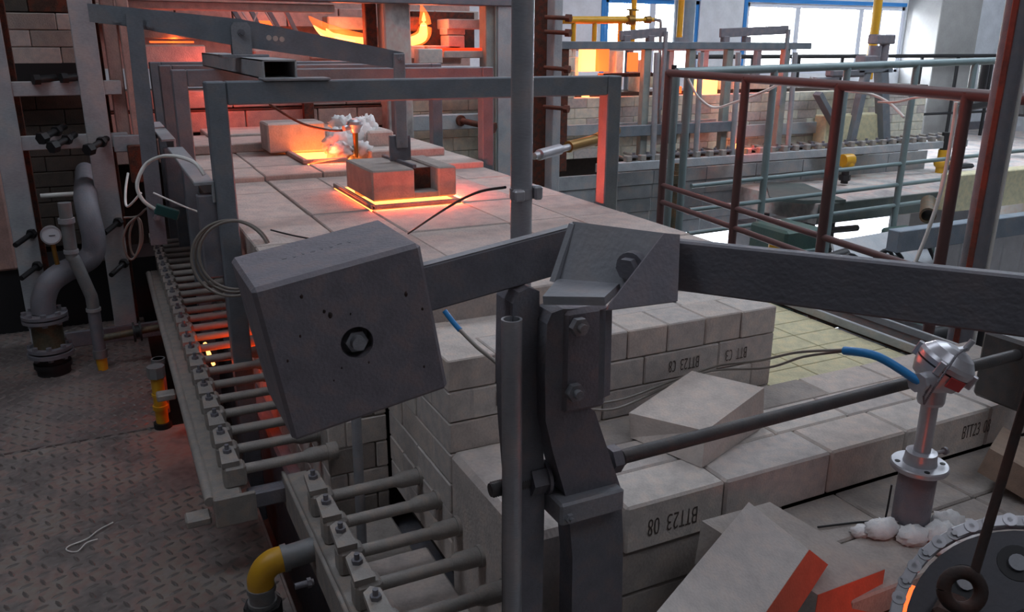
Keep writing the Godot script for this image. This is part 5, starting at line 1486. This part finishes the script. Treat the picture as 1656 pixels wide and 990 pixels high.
# ---------------------------------------------------------------- beams and machines below the railings
func lower_machines() -> void:
	one("edge_beam", S().box(v(7.0, -0.06, -4.04), v(3.9, 0.16, 0.10), 0.006), M.beam_blue, "long blue-grey steel edge beam of the far platform under the railings", "beam")
	one("dark_plate", S().slab([v(5.6897, 0.0120, -6.0583), v(5.9750, 0.0120, -5.8498), v(5.6569, 0.0120, -5.0432), v(5.3054, 0.0120, -5.1725), v(5.1434, 0.0120, -5.4060)], 0.03), M.plate_dark, "dark green cover plate lying at the platform's edge under the green railing", "plate")
	var y := thing("yellow_kerb", "pale yellow insulation kerb on the platform behind the right-hand posts", "kerb", v(7.2, 0.0, -4.4))
	for i in 5:
		piece("kerb_block", y, v(6.4 + 0.6 * i, 0.15, -4.45), v(0.59, 0.30, 0.14), M.yellow_brick, 0.008)
	var w := thing("white_cladding", "white ribbed cladding panels below the edge beam at the right", "cladding", v(7.0, -2.6, -4.1))
	for i in 12:
		piece("panel", w, v(5.78 + 0.26 * i, -1.35, -4.12), v(0.252, 2.4, 0.04), M.white_panel, 0.008)
	# daylight on the lower floor, seen as white patches between the machines
	var wn := thing("lower_window", "bright white lower-floor window seen in patches between the machines below the railings", "window", v(6.0, -2.4, -6.9))
	obj("pane", S().box(v(6.2, -1.25, -6.9), v(4.6, 1.9, 0.02)), M.bright_panel, wn)
	obj("mullion", S().box(v(5.2, -1.25, -6.86), v(0.1, 1.9, 0.04)).box(v(6.8, -1.25, -6.86), v(0.1, 1.9, 0.04)), M.white_frame, wn)
	area(v(6.2, -1.25, -6.8), v(0, 0, 1), Vector2(4.4, 1.8), Color(0.95, 0.97, 1.0), 3.0)
	var gw := ["dark green machine cabinet on the lower floor, the one beside the short yellow pipe", "dark green machine cabinet farther right under the green railing", "narrow dark green machine cabinet near the edge beam"]
	var gi := 0
	for q in [[4.62, -4.66, 0.36, -0.02], [3.72, -5.65, 0.5, -0.25], [6.05, -4.66, 0.3, -0.2]]:
		var g := thing("green_cabinet", gw[gi], "cabinet", v(q[0], -2.6, q[1]), "green cabinets on the lower floor")
		obj("body", S().box(v(q[0], (q[3] - 2.6) / 2, q[1]), v(q[2], q[3] + 2.6, 0.4), 0.02), M.machine_green, g)
		obj("door", S().box(v(q[0], (q[3] - 2.6) / 2, q[1] + 0.21), v(q[2] - 0.08, q[3] + 2.3, 0.02), 0.006), M.machine_green, g)
		obj("vent", S().box(v(q[0], q[3] - 0.3, q[1] + 0.225), v(q[2] - 0.16, 0.3, 0.012), 0.004), M.rail_green, g)
		gi += 1
	one("edge_fascia", S().box(v(6.3, -0.08, -5.075), v(1.8, 0.17, 0.03), 0.004), M.plate_dark, "dark grey fascia plate along the platform edge behind the green railing", "fascia")
	var dc := thing("dark_cabinet", "blackish machine box with pipes on the lower floor, below the dark cover plate", "cabinet", v(5.35, -2.6, -5.6))
	obj("body", S().box(v(5.42, -1.42, -5.6), v(0.62, 2.36, 0.4), 0.02), M.sprocket, dc)
	obj("pipes", S().cyl(v(5.0, -0.30, -5.36), v(6.2, -0.33, -5.36), 0.03, -1, 10).cyl(v(5.0, -0.42, -5.36), v(6.2, -0.46, -5.36), 0.035, -1, 10).cyl(v(5.9, -0.2, -5.4), v(5.9, -2.6, -5.4), 0.04, -1, 10).cyl(v(5.08, -0.1, -5.36), v(5.08, -2.6, -5.36), 0.025, -1, 10), M.black, dc)
	var f := thing("forming_machine", "dark forming machine with rollers and hoses below the railings", "machine", v(4.6, -2.6, -3.9))
	obj("bed", S().box(v(4.6, -0.95, -3.9), v(2.0, 0.3, 0.9), 0.02), M.steel_dark, f)
	obj("legs", S().box(v(3.8, -1.85, -3.9), v(0.2, 1.5, 0.7), 0.01).box(v(5.4, -1.85, -3.9), v(0.2, 1.5, 0.7), 0.01), M.machine_green, f)
	obj("hood", S().slab([v(4.95, -0.16, -4.5), v(5.75, -0.10, -4.4), v(5.5, -0.55, -3.9), v(4.55, -0.58, -3.9)], 0.03), M.column_paint, f)
	for q in [[v(3.78, -0.42, -4.0), v(0.26, 0.02, 0.2), 0.5], [v(4.95, -0.35, -3.9), v(0.2, 0.015, 0.1), -0.6]]:
		obj("guard", S().box(q[0], q[1], 0.004, Basis(v(1, 0, 0.3).normalized(), q[2])), M.white_panel, f)
	obj("rollers", S().cyl(v(3.6, -0.72, -3.7), v(5.5, -0.70, -3.7), 0.06, -1, 14).cyl(v(3.6, -0.62, -4.1), v(5.5, -0.6, -4.1), 0.07, -1, 14).cyl(v(4.7, -0.25, -4.35), v(4.95, -0.22, -4.35), 0.05, -1, 14), M.black, f)
	var ho := S()
	for k in 9:
		var x := 4.35 + 0.14 * k
		ho.tube([v(x, -0.7, -4.2), v(x + 0.05, -0.22 - 0.05 * (k % 3), -4.25), v(x + 0.2, -0.20 - 0.07 * ((k + 1) % 3), -4.2), v(x + 0.25, -0.6, -4.1)], 0.016, 6)
	ho.box(v(4.4, -0.3, -4.5), v(0.3, 0.2, 0.06), 0.01).box(v(5.3, -0.32, -4.05), v(0.24, 0.12, 0.1), 0.01).box(v(5.05, -0.42, -4.0), v(0.2, 0.08, 0.1), 0.01)
	obj("hoses", ho, M.black, f)
	var p := thing("yellow_hose", "bent bright yellow pipe on the machine below the brown railing", "pipe", v(3.9, -0.8, -4.5))
	obj("pipe", S().tube([v(3.85, -0.8, -4.4), v(3.86, -0.36, -4.4), v(3.94, -0.27, -4.42), v(4.25, -0.24, -4.5)], 0.035, 12), M.yellow_paint, p)
	one("yellow_pipe", S().cyl(v(4.42, -0.5, -4.55), v(4.42, -0.12, -4.55), 0.045, -1, 12), M.yellow_paint, "short upright yellow pipe beside the green cabinet", "pipe")
	var k := thing("khaki_roll", "khaki rolled mat lying on a bracket at the platform edge", "roll", v(5.9, 0.0, -4.4))
	obj("roll", S().pipe_end(v(6.05, 0.06, -4.55), v(5.6, 0.05, -4.2), 0.06, 0.045, 16), M.pipe_khaki, k)
	var wv := thing("black_valves", "cluster of black pipe bends in front of the white cladding at the right edge", "pipework", v(3.9, -0.6, -2.2))
	obj("bend", S().tube([v(3.60, -0.3, -2.35), v(3.62, 0.05, -2.35), v(3.70, 0.10, -2.35), v(3.76, 0.0, -2.35)], 0.035, 10).tube([v(3.85, -0.3, -2.4), v(3.86, 0.08, -2.4), v(3.95, 0.12, -2.4), v(4.0, -0.1, -2.4)], 0.035, 10), M.black, wv)
	# lower side of the channel, seen right of the brick stack
	var l := thing("side_ledge", "yellow insulating brick ledge beside the channel, right of the brick stack", "brickwork", v(2.0, -0.1, -2.0))
	obj("base", S().box(v(2.03, 0.1, -2.1), v(0.62, 0.3, 1.5)), M.mortar, l)
	for i in 13:
		for j in 3:
			piece("ledge_brick", l, v(1.83 + 0.2 * j, 0.278, -1.42 - 0.115 * i), v(0.196, 0.06, 0.112), M.yellow_brick, 0.002)
	var an := thing("edge_angle", "brown steel angle along the edge of the yellow brick ledge", "angle iron", v(2.35, 0.2, -2.0))
	obj("flange", S().box(v(2.42, 0.31, -2.1), v(0.15, 0.01, 1.6), 0.002), M.dark_rust, an)
	obj("lip", S().box(v(2.50, 0.325, -2.1), v(0.012, 0.03, 1.6), 0.002), M.column_paint, an)
	obj("web", S().box(v(2.345, 0.33, -2.1), v(0.014, 0.03, 1.6), 0.002), M.column_paint, an)

# ---------------------------------------------------------------- cables
func cables() -> void:
	one("coiled_wire", S().ring(v(0.3260, 0.6602, -2.6200), v(-0.25, 0.1, 1), 0.113, 0.0045, 48, 8).ring(v(0.3293, 0.6684, -2.6000), v(-0.2, 0.1, 1), 0.106, 0.0045, 48, 8).ring(v(0.3157, 0.6600, -2.6000), v(-0.3, 0.15, 1), 0.117, 0.0045, 48, 8), M.cable_grey, "ring coil of grey wire hanging on the nearest frame post, behind the weight", "wire coil")
	one("white_cable", S().tube([v(0.2730, 0.9054, -2.7000), v(0.2537, 0.9399, -2.7200), v(0.2160, 0.9511, -2.8000), v(0.1721, 0.9433, -2.9000), v(0.1280, 0.9178, -2.9500), v(0.0991, 0.8774, -2.9500), v(0.0888, 0.8378, -2.9500), v(0.1023, 0.7961, -2.9500), v(0.1328, 0.7670, -2.9500)], 0.006, 8), M.cable_white, "white cable looping in an arch from the nearest frame post to the green box", "cable")
	one("white_cable", S().tube([v(0.0981, 0.8230, -2.9500), v(0.0532, 0.7729, -3.0000), v(0.0546, 0.8144, -3.0500), v(0.0710, 0.8685, -3.1000)], 0.004, 8), M.cable_white, "short white cable hanging beside the lever hanger at the left", "cable")
	var gb := thing("green_box", "small dark green junction box dangling on the white cable", "box", v(0.1693, 0.7536, -2.9500))
	obj("body", S().box(v(0.1693, 0.7536, -2.9500), v(0.075, 0.034, 0.03), 0.003, Basis(v(0, 0, 1), -0.40)), M.green_box, gb)
	one("white_cable", S().tube([v(0.1329, 0.8284, -2.9000), v(0.2209, 0.7836, -2.8500), v(0.2974, 0.7518, -2.8000), v(0.3088, 0.7400, -2.7500)], 0.003, 6), M.cable_white, "thin white tie wire crossing the frame posts above the coil", "cable")
	one("wire_loops", S().tube([v(0.0869, 0.6811, -3.3000), v(0.0497, 0.6498, -3.3000), v(0.0282, 0.5938, -3.3000), v(0.0354, 0.5345, -3.3000), v(0.0553, 0.5253, -3.3000), v(0.0826, 0.5767, -3.3000), v(0.0910, 0.6461, -3.3000), v(0.0869, 0.6811, -3.3000)], 0.0045, 6).tube([v(0.0833, 0.6777, -3.3200), v(0.0554, 0.6221, -3.3200), v(0.0510, 0.5519, -3.3200), v(0.0657, 0.5338, -3.3200), v(0.0929, 0.5832, -3.3200), v(0.0971, 0.6533, -3.3200), v(0.0833, 0.6777, -3.3200)], 0.0045, 6).tube([v(0.0412, 0.6805, -3.3000), v(0.0869, 0.6811, -3.3000), v(0.1156, 0.7241, -3.2000), v(0.1403, 0.7463, -3.1000)], 0.004, 6), M.cable_grey, "bundle of grey wire loops at the far end of the long burner row", "wire coil")
	one("wire", S().tube([v(0.6348, 1.0536, -1.3200), v(0.6574, 1.0134, -1.5000), v(0.7091, 0.9238, -1.8000), v(0.8507, 0.7100, -2.4880)], 0.0028, 6), M.black, "thin black wire from the pole's clamp down to the roof tiles", "wire")
	one("wire", S().tube([v(0.4631, 0.7100, -2.7279), v(0.5061, 0.7100, -2.6279), v(0.5493, 0.7080, -2.5599)], 0.0028, 6), M.black, "thin black wire lying on the roof tiles behind the weight", "wire")
	var c1 := thing("sensor_lead", "pair of grey leads with blue sleeve running from the thermocouple to the brick stack", "cable", v(1.2, 0.6, -1.15))
	obj("sleeve", S().tube([v(1.342, 0.686, -0.968), v(1.2955, 0.7236, -1.0300), v(1.2821, 0.7145, -1.1000)], 0.0085, 10), M.cable_blue, c1)
	obj("lead", S().tube([v(1.2836, 0.7156, -1.1000), v(1.2616, 0.6794, -1.2000), v(1.3055, 0.6006, -1.3500), v(1.3096, 0.5317, -1.5000), v(1.1784, 0.5171, -1.5000), v(1.0019, 0.5221, -1.4500), v(0.8763, 0.5436, -1.4200)], 0.003, 6), M.cable_grey, c1)
	obj("lead", S().tube([v(1.2841, 0.7129, -1.1000), v(1.2809, 0.6664, -1.2000), v(1.3270, 0.5784, -1.3500), v(1.2912, 0.5217, -1.5000), v(1.1610, 0.5040, -1.5000), v(0.9658, 0.5185, -1.4200), v(0.8722, 0.5424, -1.4000)], 0.003, 6), M.cable_grey, c1)
	var c2 := thing("sensor_lead", "grey lead with short blue sleeve hanging over the brick stack behind the weight", "cable", v(0.64, 0.66, -1.6))
	obj("sleeve", S().tube([v(0.6320, 0.7348, -1.6200), v(0.6425, 0.7150, -1.6000), v(0.6515, 0.6999, -1.5800)], 0.006, 8), M.cable_blue, c2)
	obj("lead", S().tube([v(0.6515, 0.6999, -1.5800), v(0.6545, 0.6891, -1.5000), v(0.6534, 0.6896, -1.4200), v(0.6688, 0.6721, -1.3800)], 0.0045, 6), M.cable_grey, c2)
	one("string", S().tube([v(-0.1059, 0.0060, -2.3182), v(-0.1423, 0.0060, -2.2945), v(-0.1731, 0.0060, -2.2594), v(-0.2148, 0.0060, -2.2441), v(-0.2204, 0.0060, -2.2248), v(-0.1953, 0.0060, -2.2065), v(-0.1729, 0.0080, -2.2366), v(-0.1460, 0.0060, -2.2464)], 0.0018, 6), M.cable_white, "pale piece of string looped on the checker plate floor", "string")
	one("hanging_cable", S().tube([v(3.7125, 1.0628, -4.8000), v(3.7754, 0.9353, -4.7500), v(3.8763, 0.8689, -4.7000), v(3.7191, 0.9357, -4.3000), v(3.6931, 1.0250, -4.0000), v(3.5843, 1.0687, -3.8000)], 0.009, 6), M.cable_white, "white cord sagging from the top of the brown railing's far corner", "cable")
	one("hanging_cable", S().tube([v(3.4304, 1.1275, -3.4000), v(3.4752, 1.0814, -3.3500), v(3.4960, 1.0664, -3.2000), v(3.5639, 1.0519, -3.1000), v(3.5884, 1.0117, -3.0000), v(3.5778, 0.9531, -2.9000)], 0.0075, 6), M.cable_white, "white cord hanging under the middle of the brown top rail", "cable")
	one("hanging_cable", S().tube([v(3.3823, 1.0323, -2.9000), v(3.3889, 1.0384, -2.8000), v(3.3856, 1.0641, -2.7000), v(3.3358, 1.0740, -2.5500), v(3.3777, 1.0638, -2.4000)], 0.006, 6), M.cable_white, "white cord wound along the near end of the brown top rail", "cable")
	one("hanging_cable", S().tube([v(3.4029, 1.0569, -2.5000), v(3.4078, 0.9230, -2.5000), v(3.3991, 0.6891, -2.5000), v(3.3544, 0.4934, -2.5000), v(3.2986, 0.3388, -2.5000)], 0.0095, 6), M.cable_white, "long white cord hanging straight down from the brown top rail", "cable")
